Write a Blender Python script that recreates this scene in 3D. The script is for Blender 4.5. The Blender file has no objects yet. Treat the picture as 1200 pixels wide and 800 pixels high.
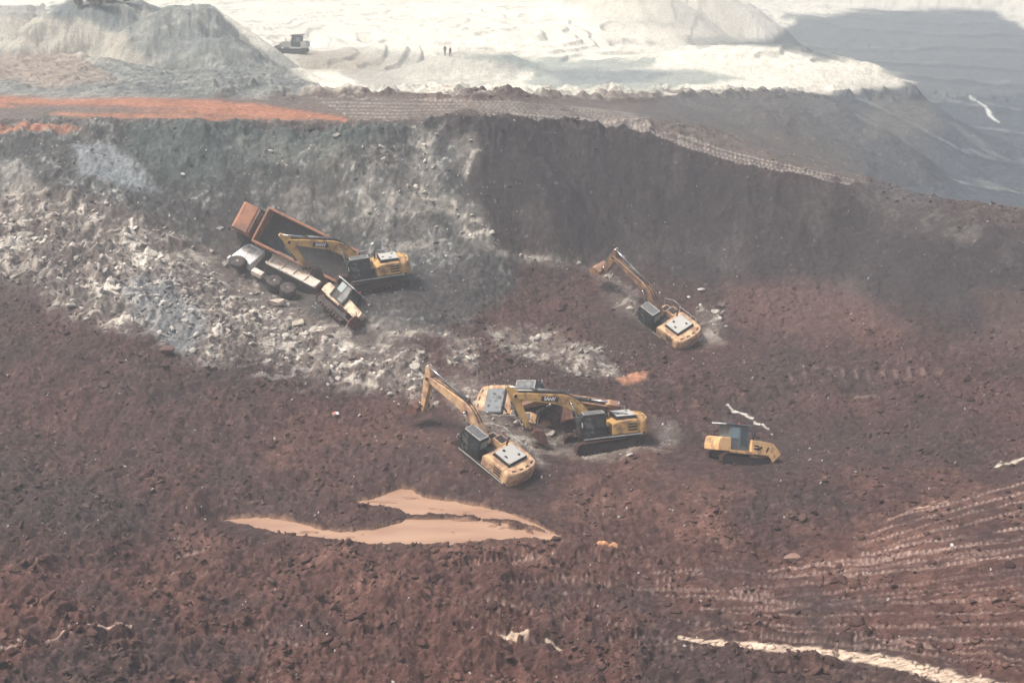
import bpy, bmesh, math, random
import numpy as np
from mathutils import Vector, Matrix, Euler

# ------------------------------------------------------------------ camera, sky, sun, exposure
S = bpy.context.scene
COL = S.collection
CAM_Z, TILT, FOCAL = 40.0, math.radians(20.9), 1400.0      # focal length in photo pixels (1200 wide)
cd = bpy.data.cameras.new('camera'); cam = bpy.data.objects.new('camera', cd); COL.objects.link(cam)
cam.location = (0, 0, CAM_Z); cam.rotation_euler = (math.pi/2 - TILT, 0, 0)
cd.sensor_width = 36; cd.lens = 36*FOCAL/1200; cd.clip_start = 1; cd.clip_end = 40000
S.camera = cam
SUN_EL, SUN_AZ = math.radians(60), math.radians(-98)        # azimuth from +Y, negative = left
w = bpy.data.worlds.new('World'); S.world = w; w.use_nodes = True
wn = w.node_tree.nodes; wl = w.node_tree.links
sky = wn.new('ShaderNodeTexSky'); sky.sky_type = 'NISHITA'; sky.sun_disc = False
sky.sun_elevation = SUN_EL; sky.sun_rotation = SUN_AZ
sky.air_density = 1.0; sky.dust_density = 6.0; sky.ozone_density = 1.0
bg = wn['Background']; bg.inputs['Strength'].default_value = 0.112
wl.new(sky.outputs[0], bg.inputs[0])
sd = bpy.data.lights.new('sun', 'SUN'); sun = bpy.data.objects.new('sun', sd); COL.objects.link(sun)
sd.energy = 2.15; sd.angle = math.radians(10); sd.color = (1.0, 0.965, 0.90)
dv = Vector((math.sin(SUN_AZ)*math.cos(SUN_EL), math.cos(SUN_AZ)*math.cos(SUN_EL), math.sin(SUN_EL)))
sun.rotation_euler = dv.to_track_quat('Z', 'Y').to_euler()
sun.location = (0, 0, 90)
S.view_settings.view_transform = 'Standard'; S.view_settings.look = 'None'
S.view_settings.exposure = 0.62
S.view_settings.gamma = 1
S.render.engine = 'CYCLES'
S.cycles.max_bounces = 6; S.cycles.diffuse_bounces = 2; S.cycles.volume_bounces = 1
S.cycles.glossy_bounces = 2; S.cycles.transmission_bounces = 3
S.cycles.use_denoising = True
HAZE_DENSITY = 0.00148
RNG = random.Random(7)

# ------------------------------------------------------------------ numpy noise
def _h(ix, iy, seed):
    n = (ix.astype(np.int64)*374761393 + iy.astype(np.int64)*668265263 + seed*2147483647) & 0xffffffff
    n = ((n ^ (n >> 13))*1274126177) & 0xffffffff
    n = ((n ^ (n >> 16))*2246822519) & 0xffffffff
    return (n ^ (n >> 15)) & 0xffffffff
def perlin(x, y, seed=0):
    ix = np.floor(x); iy = np.floor(y); fx = x-ix; fy = y-iy
    ix = ix.astype(np.int64); iy = iy.astype(np.int64)
    def g(dx, dy):
        a = _h(ix+dx, iy+dy, seed)*(2*math.pi/4294967296.0)
        return np.cos(a)*(fx-dx) + np.sin(a)*(fy-dy)
    u = fx*fx*fx*(fx*(fx*6-15)+10); v = fy*fy*fy*(fy*(fy*6-15)+10)
    a = g(0,0); a = a+u*(g(1,0)-a); b = g(0,1); b = b+u*(g(1,1)-b)
    return (a+v*(b-a))*1.5
def fbm(x, y, octv=4, seed=0, gain=.5):
    s = 0; a = 1; t = 0
    for i in range(octv):
        s = s + a*perlin(x*2**i+i*17.3, y*2**i-i*9.1, seed+i); t += a; a *= gain
    return s/t
def ridged(x, y, octv=3, seed=0, gain=.55):
    s = 0; a = 1; t = 0
    for i in range(octv):
        s = s + a*(1-2*np.abs(perlin(x*2**i+i*7.7, y*2**i+i*3.3, seed+i))); t += a; a *= gain
    return s/t
def worley(x, y, seed=0):
    """distance to nearest cell point and that cell's random value"""
    ix = np.floor(x).astype(np.int64); iy = np.floor(y).astype(np.int64)
    best = np.full(x.shape, 9.0); second = best.copy(); val = np.zeros(x.shape)
    for dx in (-1, 0, 1):
        for dy in (-1, 0, 1):
            hx = _h(ix+dx, iy+dy, seed)/4294967296.0; hy = _h(ix+dx, iy+dy, seed+31)/4294967296.0
            d = np.hypot(ix+dx+.15+.7*hx-x, iy+dy+.15+.7*hy-y)
            m = d < best
            second = np.where(m, best, np.minimum(second, d)); val = np.where(m, hx, val); best = np.where(m, d, best)
    return best, second, val
def sm(a, b, x):
    t = np.clip((x-a)/(b-a), 0, 1); return t*t*(3-2*t)

# ------------------------------------------------------------------ world points from the survey of the photograph
FW = np.array([0, math.cos(TILT), -math.sin(TILT)]); UP = np.array([0, math.sin(TILT), math.cos(TILT)])
def ray(px, py):
    return FW + np.array([(px-600)/FOCAL, 0, 0]) + UP*((400-py)/FOCAL)
def at_z(px, py, z):
    d = ray(px, py); t = (z-CAM_Z)/d[2]; return np.array([0, 0, CAM_Z]) + d*t
def at_y(px, py, Y):
    d = ray(px, py); return np.array([0, 0, CAM_Z]) + d*(Y/d[1])
def to_px(x, y, z):
    zz = z-CAM_Z; d = y*FW[1]+zz*FW[2]; return 600+FOCAL*x/d, 400-FOCAL*(y*UP[1]+zz*UP[2])/d
def rotm(yaw, pitch, roll):
    return (Matrix.Rotation(yaw, 3, 'Z') @ Matrix.Rotation(-pitch, 3, 'Y') @ Matrix.Rotation(roll, 3, 'X'))

# machines: position, yaw, pitch, roll, scale (fitted to the photograph), joints in builder calls
MACH = dict(
 A=((-14.05,112.16,2.96), (3.414,-.071,-.008), 1.173),
 B=((14.93,110.74,-1.32), (2.292,.316,-.318), 1.131),
 C=((-2.05,83.24,-2.08), (2.409,.312,-.034), 1.085),
 D=((7.23,87.67,-2.72), (3.362,-.022,.193), 1.097),
 E=((1.33,92.44,-1.96), (-.380,.161,.717), 1.108),
 I=((-25.27,113.77,1.80), (2.718,.330,1.25), 1.14),
 H=((-23.89,119.66,5.50), (2.973,.425,-1.028), 1.133),
 F=((17.68,84.1,-2.58), (.290,-.235,-.384), 1.10),
 G=((-16.95,107.3,1.60), (-.788,-.322,-.766), 1.10),
)
def mpt(k, p):
    pos, r, s = MACH[k]; return np.array(rotm(*r) @ (Vector(p)*s)) + np.array(pos)

ctrl = []
def cz(px, rows):
    for py, z in rows: ctrl.append(at_z(px, py, z))
for px in (-260, 0): cz(px, [(800,.5),(700,.5),(600,1),(500,1.5),(400,3.2),(300,7),(240,9.5),(165,14),(140,16.5),(112,16.3)])
cz(300, [(600,-2.35),(560,-1.8)]); cz(200, [(800,-1.4),(700,-1.6),(630,-1.9),(580,-1.3),(500,.1),(400,2.6),(340,4.3),(250,8.5),(200,11.5),(160,14.8),(143,16.5),(113,16.3)])
cz(400, [(800,-1.5),(720,-1.8),(640,-2.55),(590,-2.55),(500,-1.6),(430,-.3),(250,7.5),(200,11),(155,15.5),(142,16.5),(118,16.2)])
cz(520, [(600,-2.75),(640,-2.75)])
cz(600, [(800,-2),(710,-2.2),(650,-2.8),(600,-2.9),(420,-1.2),(350,1.0),(300,3.5),(250,6.5),(200,10.5),(150,15),(133,16.3),(118,15.5)])
cz(800, [(800,-1.5),(700,-2.2),(600,-2.9),(430,-2.0),(330,1.5),(280,4),(220,8.5),(180,12),(163,13.2)])
cz(1000, [(800,0),(700,-.5),(600,-1.5),(500,-2),(430,-.5),(350,2),(300,4),(250,7),(213,9.5)])
cz(1200, [(800,2.5),(700,2),(600,1.5),(500,1),(400,3),(330,5),(285,7)])
cz(1100, [(243,8.3)]); cz(900, [(188,11.5),(230,8.3),(300,3.6),(400,-1.2)])
cz(1460, [(800,3.5),(600,3),(400,4.5),(300,7.5)])
# beyond the rim
cz(-260, [(60,12),(10,12)]); cz(0, [(60,11),(0,11)]); cz(200, [(80,11)]); cz(345, [(64,4.8),(90,8)]); cz(400, [(100,9),(60,4.6),(30,4),(0,4)])
cz(600, [(102,8),(85,6),(60,4.3),(30,4),(0,4)]); cz(700, [(105,10),(20,7),(0,8)])
cz(800, [(112,10),(100,8),(58,5),(30,4.5),(0,4)])
cz(900, [(118,8),(100,6),(62,5),(50,-8),(0,-5)])
cz(1000, [(165,3),(120,3.5),(100,4.5),(74,4.5),(60,-12),(10,-9)])
cz(1065, [(100,2.5)])
cz(1100, [(200,-3),(150,-8),(100,-11),(60,-12),(10,-10)])
cz(1200, [(200,-8),(150,-12),(100,-13),(60,-13),(10,-12)]); cz(1460, [(200,-8),(60,-13)])
for px, Y, z in ((800,148,11.5),(900,146,8.5),(1000,148,4.5),(1100,146,0),(1200,150,-1),(900,300,-7),(1000,300,-10),(1040,275,-6)):
    ctrl.append(np.array([(px-600)/FOCAL*(Y*.934+(40-z)*.357), Y, z]))
for u in (-.9, -.3, .3, .9):
    ctrl += [np.array([u*30, 30, 1.5]), np.array([u*600, 600, 3 if u < .3 else -8]), np.array([u*1500, 1500, 6]), np.array([u*9000, 9000, 6])]
# ground under each machine, as deep as the photo shows it sunk
for k, off, pts in (('A',0,[(2,1.3),(2,-1.3),(-2,1.3),(-2,-1.3)]), ('D',.15,[(2,1.3),(2,-1.3),(-2,1.3),(-2,-1.3)]),
                    ('B',1.0,[(2,0),(-3,1),(-3,-1)]), ('C',1.05,[(2.2,0),(-3,1),(-3,-1)]),
                    ('F',.28,[(1.6,1.1),(1.6,-1.1),(-1.6,1.1),(-1.6,-1.1)]), ('G',.3,[(1.5,0),(-1.5,0)])):
    for a, b in pts: ctrl.append(mpt(k, (a, b, off)))
ctrl.append(mpt('E', (0, 1.2, 1.3))); ctrl.append(mpt('E', (-2, 0.0, .9))); ctrl.append(mpt('E', (1.5, -.9, .6)))
for x_ in (3.5, -1, -4): ctrl.append(mpt('I', (x_, -1.3, 1.7)))
for x_ in (3.2, -2, -6.5): ctrl.append(mpt('H', (x_, 1.3, 1.7)))
for x_ in (-1.5, -5): ctrl.append(mpt('H', (x_, 2.1, 3.3)))
ctrl = np.array(ctrl)

def conf(x, y): return x/y, np.log(y)
_cu, _cv = conf(ctrl[:,0], ctrl[:,1]); _c2 = .035**2
_A = np.sqrt((_cu[:,None]-_cu)**2+(_cv[:,None]-_cv)**2+_c2)
_n = len(ctrl); _M = np.zeros((_n+3, _n+3)); _M[:_n,:_n] = -_A + np.eye(_n)*.006
_P = np.stack([np.ones(_n), _cu, _cv], 1); _M[:_n,_n:] = _P; _M[_n:,:_n] = _P.T
_W = np.linalg.solve(_M, np.concatenate([ctrl[:,2], np.zeros(3)]))
def cone(x, y, cx, cy, top, base, flat, slope, seed=5):
    d = np.hypot(x-cx, y-cy)*(1+.18*fbm(np.arctan2(y-cy, x-cx)*1.3+cx, d0(x, y)*.03, 3, seed))
    e = np.maximum(0, d-flat); return top - e*slope - e*e*.012
def d0(x, y): return np.hypot(x, y)
def hp(px, Y, z): return (px-600)/FOCAL*(Y*.934+(40-z)*.357)
HEAPS = [(hp(20,225,12), 226, 17.5, 3, .5), (hp(165,222,20), 222, 19.5, 2, .7), (hp(255,196,15), 197, 16.5, 2.5, .6), (hp(340,176,14), 178, 14.6, 1.5, .5), (hp(600,300,4), 302, 5.2, 6, .3), (hp(480,262,6), 262, 8.0, 5, .3), (hp(560,232,8), 232, 9.8, 6, .3), (hp(222,208,19), 208, 20.2, 4.5, .62), (hp(188,204,18), 204, 18.8, 3, .6), (hp(108,212,20), 212, 21.0, 4, .6), (hp(75,208,20), 208, 19.5, 3, .6),
         (hp(140,214,20), 214, 20.8, 4, .6), (hp(280,186,12), 186, 13.0, 5, .35), (hp(235,172,12), 176, 14.0, 4, .3), (hp(315,262,7), 262, 9.0, 1, .55), (hp(60,180,12), 182, 14.8, 8, .4),
         (hp(380,290,7), 292, 7.5, .5, .6), (hp(560,135,17), 136, 17.9, .5, .6), (hp(935,180,5), 185, 8.4, 7, .35), (hp(860,178,5), 180, 9.6, 8, .35), (hp(740,345,5), 350, 12, 8, .35), (hp(790,380,5), 385, 12, 12, .35)]
def base_z(x, y):
    out = np.empty(x.shape); xf = x.ravel(); yf = y.ravel(); o = out.ravel()
    for i in range(0, xf.size, 40000):
        u, v = conf(xf[i:i+40000], yf[i:i+40000])
        o[i:i+40000] = -np.sqrt((u[:,None]-_cu)**2+(v[:,None]-_cv)**2+_c2) @ _W[:_n] + _W[_n]+_W[_n+1]*u+_W[_n+2]*v
    out = o.reshape(x.shape)
    for cx, cy, top, fl, sl in HEAPS:
        m = (np.abs(x-cx) < 60) & (np.abs(y-cy) < 60)
        if m.any():
            c = cone(x[m], y[m], cx, cy, top, 0, fl, sl); b = out[m]; k = 1.2
            h = np.clip(.5+.5*(c-b)/k, 0, 1); out[m] = b+(c-b)*h + k*h*(1-h)
    return out

# ------------------------------------------------------------------ materials
def mat(name, color=(.5,.5,.5), rough=.8, metal=0., spec=.4, dirt=0., dirt_col=(.11,.062,.05), dscale=1.2, bump=0., trans=0., fade=0.):
    m = bpy.data.materials.new(name); m.use_nodes = True; N = m.node_tree.nodes; L = m.node_tree.links
    b = N['Principled BSDF']; b.inputs['Roughness'].default_value = rough; b.inputs['Metallic'].default_value = metal
    b.inputs['Specular IOR Level'].default_value = spec
    b.inputs['Base Color'].default_value = (*color, 1)
    if trans: b.inputs['Transmission Weight'].default_value = trans
    if dirt > 0 or fade > 0:
        tc = N.new('ShaderNodeTexCoord'); no = N.new('ShaderNodeTexNoise'); no.inputs['Scale'].default_value = dscale
        no.inputs['Detail'].default_value = 8; no.inputs['Roughness'].default_value = .68
        L.new(tc.outputs['Object'], no.inputs['Vector'])
        r = N.new('ShaderNodeValToRGB'); c = .66-.34*dirt
        r.color_ramp.elements[0].position = c-.05; r.color_ramp.elements[1].position = c+.10
        L.new(no.outputs['Fac'], r.inputs[0])
        n2 = N.new('ShaderNodeTexNoise'); n2.inputs['Scale'].default_value = dscale*5; n2.inputs['Detail'].default_value = 4
        L.new(tc.outputs['Object'], n2.inputs['Vector'])
        f = N.new('ShaderNodeMix'); f.data_type = 'RGBA'
        k = .75
        f.inputs[6].default_value = (color[0]*k, color[1]*k, color[2]*k, 1); f.inputs[7].default_value = (*[min(1, c_*1.15) for c_ in color], 1)
        L.new(n2.outputs['Fac'], f.inputs[0])
        mx = N.new('ShaderNodeMix'); mx.data_type = 'RGBA'; mx.inputs[7].default_value = (*dirt_col, 1)
        ma = N.new('ShaderNodeMath'); ma.operation = 'MULTIPLY'; ma.inputs[1].default_value = .85 if dirt > 0 else 0
        L.new(r.outputs[0], ma.inputs[0]); L.new(ma.outputs[0], mx.inputs[0]); L.new(f.outputs[2], mx.inputs[6])
        L.new(mx.outputs[2], b.inputs['Base Color'])
        mr = N.new('ShaderNodeMapRange'); mr.inputs[3].default_value = rough; mr.inputs[4].default_value = .95
        L.new(ma.outputs[0], mr.inputs[0]); L.new(mr.outputs[0], b.inputs['Roughness'])
    if bump:
        tc = N.new('ShaderNodeTexCoord'); n3 = N.new('ShaderNodeTexNoise'); n3.inputs['Scale'].default_value = 6
        bp = N.new('ShaderNodeBump'); bp.inputs['Strength'].default_value = bump; bp.inputs['Distance'].default_value = .1
        L.new(tc.outputs['Object'], n3.inputs['Vector']); L.new(n3.outputs['Fac'], bp.inputs['Height']); L.new(bp.outputs[0], b.inputs['Normal'])
    return m

def soil_mat(name, rough=.93, bump=.5, noise=.22):
    m = bpy.data.materials.new(name); m.use_nodes = True; N = m.node_tree.nodes; L = m.node_tree.links
    b = N['Principled BSDF']; b.inputs['Roughness'].default_value = rough; b.inputs['Specular IOR Level'].default_value = .25
    at = N.new('ShaderNodeAttribute'); at.attribute_name = 'soil'
    tc = N.new('ShaderNodeNewGeometry')
    n1 = N.new('ShaderNodeTexNoise'); n1.inputs['Scale'].default_value = 2.3; n1.inputs['Detail'].default_value = 7; n1.inputs['Roughness'].default_value = .7
    L.new(tc.outputs['Position'], n1.inputs['Vector'])
    mr = N.new('ShaderNodeMapRange'); mr.inputs[1].default_value = .3; mr.inputs[2].default_value = .7
    mr.inputs[3].default_value = 1-noise*1.6; mr.inputs[4].default_value = 1+noise*1.6
    L.new(n1.outputs['Fac'], mr.inputs[0])
    mu = N.new('ShaderNodeVectorMath'); mu.operation = 'SCALE'; L.new(at.outputs['Color'], mu.inputs[0]); L.new(mr.outputs[0], mu.inputs['Scale'])
    L.new(mu.outputs[0], b.inputs['Base Color'])
    n2 = N.new('ShaderNodeTexNoise'); n2.inputs['Scale'].default_value = 1.6; n2.inputs['Detail'].default_value = 9; n2.inputs['Roughness'].default_value = .72
    L.new(tc.outputs['Position'], n2.inputs['Vector'])
    bp = N.new('ShaderNodeBump'); bp.inputs['Strength'].default_value = bump; bp.inputs['Distance'].default_value = .35
    L.new(n2.outputs['Fac'], bp.inputs['Height']); L.new(bp.outputs[0], b.inputs['Normal'])
    return m
SOIL = soil_mat('soil'); ROCK = soil_mat('rock', .9, .35, .18)

# ------------------------------------------------------------------ terrain sheet
NC, NR = 1120, 1330
def make_grid():
    dep = np.linspace(math.radians(43), math.radians(4.3), 4000)
    Y = 40/np.tan(dep); wgt = 1 + .9*sm(86, 98, Y)*(1-sm(136, 150, Y)) + .25*sm(60, 50, Y)
    c = np.cumsum(wgt); c = (c-c[0])/(c[-1]-c[0]); Yc = np.interp(np.linspace(0, 1, NR), c, Y)
    Y = np.concatenate([np.linspace(20, Yc[0], 14)[:-1], Yc, Yc[-1]*np.exp(np.linspace(0, math.log(12000/Yc[-1]), 90))[1:]])
    hw = .475 + .125*np.exp(-(Y-45)/60.); hw = np.minimum(hw, .61)
    k = np.linspace(-1, 1, NC); ext = np.array([1.03,1.07,1.13,1.2,1.3,1.45,1.7,2.1,2.8,4.0,6.0])
    k = np.concatenate([-ext[::-1], k, ext])
    return k[None,:]*hw[:,None]*Y[:,None], np.repeat(Y[:,None], len(k), 1)
GX, GY = make_grid()
def inpoly(px, py, poly):
    ins = np.zeros(px.shape, bool); n = len(poly)
    for i in range(n):
        x1, y1 = poly[i]; x2, y2 = poly[(i+1) % n]
        if y1 == y2: continue
        ins ^= ((y1 > py) != (y2 > py)) & (px < (x2-x1)*(py-y1)/(y2-y1)+x1)
    return ins
def segdist(px, py, pts, closed=False):
    d = np.full(px.shape, 1e9); s = np.zeros(px.shape); acc = 0; n = len(pts)
    for i in range(n if closed else n-1):
        a = np.array(pts[i], float); b = np.array(pts[(i+1) % n], float); v = b-a; l2 = max(v@v, 1e-9)
        t = np.clip(((px-a[0])*v[0]+(py-a[1])*v[1])/l2, 0, 1)
        e = np.hypot(px-a[0]-t*v[0], py-a[1]-t*v[1]); m = e < d
        s = np.where(m, acc+t*math.sqrt(l2), s); d = np.where(m, e, d); acc += math.sqrt(l2)
    return d, s
print('base height'); BZ = base_z(GX, GY)
PX, PY = to_px(GX, GY, BZ)          # survey coordinates of every ground point (used as a flat map of the site)
FAR = sm(150, 330, GY)
lam = np.where(GY < 145, 1.0, np.where(GY < 235, 1.7, 3.2))          # farther ground carries coarser detail
wx = 22*fbm(GX/11, GY/11, 4, 40)+5*fbm(GX/1.7, GY/1.7, 2, 44); wy = 14*fbm(GX/9, GY/9, 4, 50)+3.5*fbm(GX/1.5, GY/1.5, 2, 54)
def zone(poly, soft=10, warp=1.0):
    xs = [p[0] for p in poly]; ys = [p[1] for p in poly]; M = np.zeros(GX.shape); pad = 45*warp+soft
    m = (PX > min(xs)-pad) & (PX < max(xs)+pad) & (PY > min(ys)-pad) & (PY < max(ys)+pad)
    x = PX[m]+wx[m]*warp; y = PY[m]+wy[m]*warp
    d, _ = segdist(x, y, poly, True); d = np.where(inpoly(x, y, poly), -d, d)
    M[m] = 1-sm(-soft, soft, d); return M
MUD = np.array([.052,.031,.028]); MUD2 = np.array([.084,.037,.029]); DARK = np.array([.035,.031,.032]); GREY = np.array([.055,.058,.056])
PALE = np.array([.38,.335,.28]); CREAM = np.array([.78,.73,.60]); RED = np.array([.36,.15,.085])
C = np.empty(GX.shape+(3,)); C[:] = MUD
def blend(col, m): 
    global C
    C = C + (np.asarray(col)-C)*m[..., None]
n_big = fbm(GX/16, GY/16, 4, 1); n_mid = fbm(GX/4, GY/4, 4, 2); n_fin = fbm(GX/.9/lam, GY/.9/lam, 4, 3)
n_str = fbm((GX*.9+GY*.35)/2.2/lam, (GY*.9-GX*.35)/.6/lam, 4, 9)
low = sm(520, 760, PY)
blend(MUD2, np.clip(.1+.75*low+.8*n_big+.3*n_mid, 0, 1))
blend([.15,.078,.058], sm(.05, .5, n_big+.8*n_mid+.3*n_fin)*.5*sm(430, 640, PY)); blend([.045,.032,.030], sm(.05, .45, -n_big-.6*n_mid)*.6)
# dark grey slide face
dark = zone([(500,150),(545,124),(640,128),(760,150),(900,195),(1010,222),(1110,240),(1210,280),(1500,340),(1500,420),(1180,400),(1050,372),(930,330),(860,335),(800,345),(720,318),(640,300),(585,290),(545,235)], 26, 1.5)
blend(DARK, dark*(.9+.1*n_mid)); blend([.085,.072,.066], dark*sm(.05, .4, fbm((GX+3*n_big)/6, GY/9, 5, 190, .6))*.55); blend([.062,.042,.036], dark*sm(.1, .45, -n_big+.4*n_mid)*.6*sm(230, 330, PY))
grey = zone([(-300,146),(0,146),(60,140),(250,146),(400,148),(505,146),(540,190),(560,270),(605,305),(590,345),(540,372),(480,388),(425,388),(335,350),(262,300),(150,256),(60,236),(0,225),(-300,210)], 20, 1.35)
blend(GREY, grey*.93); gl = fbm((GX+3*fbm(GX/6,GY/6,3,120))/5.5, GY/3.6, 4, 121, .6); gs = fbm(GX/.75, GY/.6, 3, 123, .7); blend([.11,.115,.108], grey*sm(-.05, .3, gl)*.7); blend([.40,.39,.35], grey*sm(-.05, .3, gl)*sm(.05, .35, gs)*.8); blend([.34,.33,.30], grey*sm(.32, .5, gs)*.6); blend([.05,.052,.05], grey*sm(.1, .45, -n_mid+.3*n_big)*.6)
gdark = zone([(150,146),(400,150),(480,152),(380,192),(285,200),(250,225),(190,215),(150,180)], 12)
blend([.062,.078,.073], gdark*.9)
blend([.05,.045,.044], zone([(190,245),(270,250),(330,300),(460,330),(560,300),(600,330),(540,372),(440,378),(300,350),(260,290)], 16)*.8)
blend([.21,.23,.235], zone([(85,172),(140,176),(168,205),(190,232),(150,225),(95,212)], 6, .5)*.8)
blend([.30,.28,.24], zone([(0,190),(32,196),(45,230),(0,235)], 8, .5)*.5)
wF1, wF2, wV = worley(GX/1.3/lam, GY/1.3/lam, 3); wG1, wG2, wGv = worley(GX/.55/lam, GY/.55/lam, 8)
qa = fbm(GX/3.4, GY/3.4, 3, 110); qb = fbm(GX/3.4, GY/3.4, 3, 114)
smear = fbm((GX*.75+GY*.66+2.2*qa)/5.5/lam, (GY*.75-GX*.66+2.2*qb)/1.5/lam, 5, 118, .62)      # drawn out down the slope
speck = np.clip(sm(.0, .34, smear+.25*n_fin)*.85+sm(.25, .5, n_fin+.3*n_mid)*.4, 0, 1)
patchy = sm(-.15, .3, n_big+.8*n_mid)
pale = zone([(-60,228),(60,238),(150,262),(210,285),(262,312),(330,362),(420,398),(492,430),(500,470),(455,452),(380,440),(330,436),(300,420),(245,430),(215,400),(150,392),(85,370),(0,330),(-60,320)], 18)
RUB = pale.copy()
blend([.20,.175,.15], pale*.85*(.7+.3*patchy)); blend([.70,.63,.53], pale*np.clip(speck*1.25, 0, 1)*.97*(.6+.4*patchy)); blend([.075,.05,.043], pale*sm(.12, .4, -smear+.3*n_mid)*.75)
blend([.20,.215,.215], zone([(128,335),(205,325),(250,392),(228,420),(160,380)], 10)*.7)
blend([.075,.055,.05], zone([(95,268),(125,262),(118,330),(60,355),(0,365),(0,318),(60,300)], 12)*.55)
blend([.33,.31,.28], zone([(262,415),(330,420),(360,450),(300,455)], 12)*speck*.5)
blend([.36,.34,.31], dark*sm(.40, .55, gs)*sm(-.2, .2, n_mid)*.45)
for poly, st in (([(478,150),(505,170),(512,232),(560,250),(588,300),(560,305),(520,262),(470,258),(455,230),(490,215)], .8), ([(532,178),(560,170),(562,195),(548,215),(535,205)], .95),
                 ([(585,300),(650,303),(700,318),(655,312),(600,310)], .9), ([(570,385),(640,388),(705,412),(728,448),(690,446),(640,428),(585,408)], .75),
                 ([(510,385),(560,398),(555,440),(520,430)], .75), ([(430,380),(505,385),(500,400),(440,405)], .7), ([(590,505),(700,515),(770,522),(765,497),(780,495),(792,520),(700,540),(640,532)], .85),
                 ([(745,345),(755,380),(735,372),(700,332),(705,322)], .55), ([(822,360),(850,355),(848,402),(828,402)], .6), ([(505,445),(560,450),(600,500),(640,545),(600,520),(545,492)], .75),
                 ([(300,235),(360,215),(440,215),(500,260),(520,300),(470,300),(400,262),(340,250)], .4), ([(255,165),(330,160),(420,190),(380,200),(300,190)], .25),
                 ([(350,175),(450,165),(490,200),(470,230),(400,215)], .3), ([(60,150),(110,155),(100,165),(40,162)], .3)):
    mz = zone(poly, 9, .8); RUB = np.maximum(RUB, mz*st*.8); blend([.42,.38,.32], mz*st*np.clip(.25+speck, 0, 1))
blend([.40,.19,.11], zone([(722,448),(742,440),(758,440),(756,450),(730,455)], 3, .15)*.9)
for poly in ([(1100,180),(1125,175),(1200,230),(1200,270),(1130,250)], [(985,215),(1060,225),(1160,280),(1130,290),(1030,250)]):
    blend([.16,.145,.125], zone(poly, 14)*.5*np.clip(.3+speck, 0, 1))
blend([.085,.052,.043], zone([(1150,350),(1210,340),(1300,400),(1210,440),(1160,400)], 16)*.6)
blend([.12,.07,.058], zone([(850,335),(1000,340),(1060,385),(960,400),(870,385)], 18)*.5)
# pale streaks of clay in the mud
for pts, wd, col in (([(852,477),(858,484),(870,487),(882,492)], 2.3, (.6,.55,.48)), ([(884,498),(892,500),(901,505)], 1.5, (.55,.5,.44)),
                     ([(1040,612),(1070,598),(1110,588)], 1, (.4,.26,.2)),
                     ([(1166,546),(1200,540),(1240,532)], 2.2, (.5,.44,.36)), 
                     ([(575,750),(600,753),(618,757)], 2.5, (.50,.40,.29)), ([(640,758),(672,764)], 3, (.50,.40,.29)), ([(105,748),(155,749)], 1.4, (.5,.36,.28)), ([(0,777),(70,764),(95,756)], 1.6, (.36,.24,.19)),
                     ([(701,646),(722,648)], 2.2, (.5,.25,.12)), ([(812,743),(900,740),(1000,748),(1080,762)], .9, (.33,.2,.16)), 
                     ([(1000,470),(1030,467)], 1.2, (.3,.22,.18)), ([(70,100),(130,112)], 1.4, (.8,.75,.62)), ([(0,100),(60,108),(125,112)], 1.2, (.7,.62,.5))):
    xs = [p[0] for p in pts]; ys = [p[1] for p in pts]
    m = (PX > min(xs)-20) & (PX < max(xs)+20) & (PY > min(ys)-20) & (PY < max(ys)+20)
    x = PX[m]+wx[m]*.12; y = PY[m]+wy[m]*.12
    d, s = segdist(x, y*1.0, pts); prof = wd*(.7+.5*perlin(s/23, s*0, 77)) if wd > 1.2 else wd
    crack = sm(.03, .09, (wF2-wF1)[m]*1.0) if wd > 4 else 1.0
    M = np.zeros(GX.shape); M[m] = (1-sm(prof*.7, prof*1.15, d))*crack; blend(col, M*(.95 if wd > 1.3 else .7*np.clip(.4+speck, 0, 1)))

# rim road, track band
rim = zone([(-300,104),(0,106),(120,112),(300,112),(430,112),(600,116),(800,122),(1010,170),(1010,215),(860,180),(700,148),(600,134),(545,128),(490,150),(400,148),(0,146),(-300,146)], 5, .25)
blend([.13,.105,.088], rim*.9)
for poly, st in (([(-300,100),(0,106),(80,110),(160,114),(300,123),(400,137),(418,143),(330,140),(220,133),(60,126),(-300,124)], .95), ([(60,133),(200,133),(380,143),(280,142),(140,139),(60,137)], .8), ([(-300,150),(0,152),(75,154),(98,158),(30,161),(-300,164)], .85)):
    blend(RED*(1+.2*n_mid[..., None]), zone(poly, 2.5, .16)*st*(.86+.14*n_fin))
blend([.1,.095,.09], zone([(0,121),(120,124),(230,128),(150,131),(40,129)], 2, .2)*.6)
# far side of the rim
plat = sm(113, 107, PY+wy*.5+3*n_fin)*(GY > 138)
blend(CREAM, plat*(.94+.06*n_mid))
blend([.55,.51,.42], plat*sm(-.1, .4, n_big+.5*n_str)*.35)
lv = fbm(GX/42, GY/70, 4, 130)*5; lf = lv-np.floor(lv); blend([.36,.34,.29], plat*sm(.72, .84, lf)*(1-sm(.93, 1.0, lf))*.8*sm(-.3, .1, n_mid)*(GY > 240)); blend([.40,.38,.33], plat*sm(.15, .4, n_mid+.5*n_fin)*.45)
blend([.36,.35,.30], zone([(300,58),(560,60),(640,66),(610,84),(590,104),(400,110),(300,110)], 5, .35)*plat*.85); blend([.30,.235,.18], zone([(345,66),(430,68),(470,80),(400,88),(360,84)], 8, .6)*plat*.6); blend(CREAM, zone([(352,82),(395,84),(425,104),(380,108)], 4, .3)*.8); blend([.6,.57,.48], zone([(470,92),(560,78),(600,88),(606,106),(470,110)], 6, .5)*np.clip(speck+.3, 0, 1)*.7)
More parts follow.
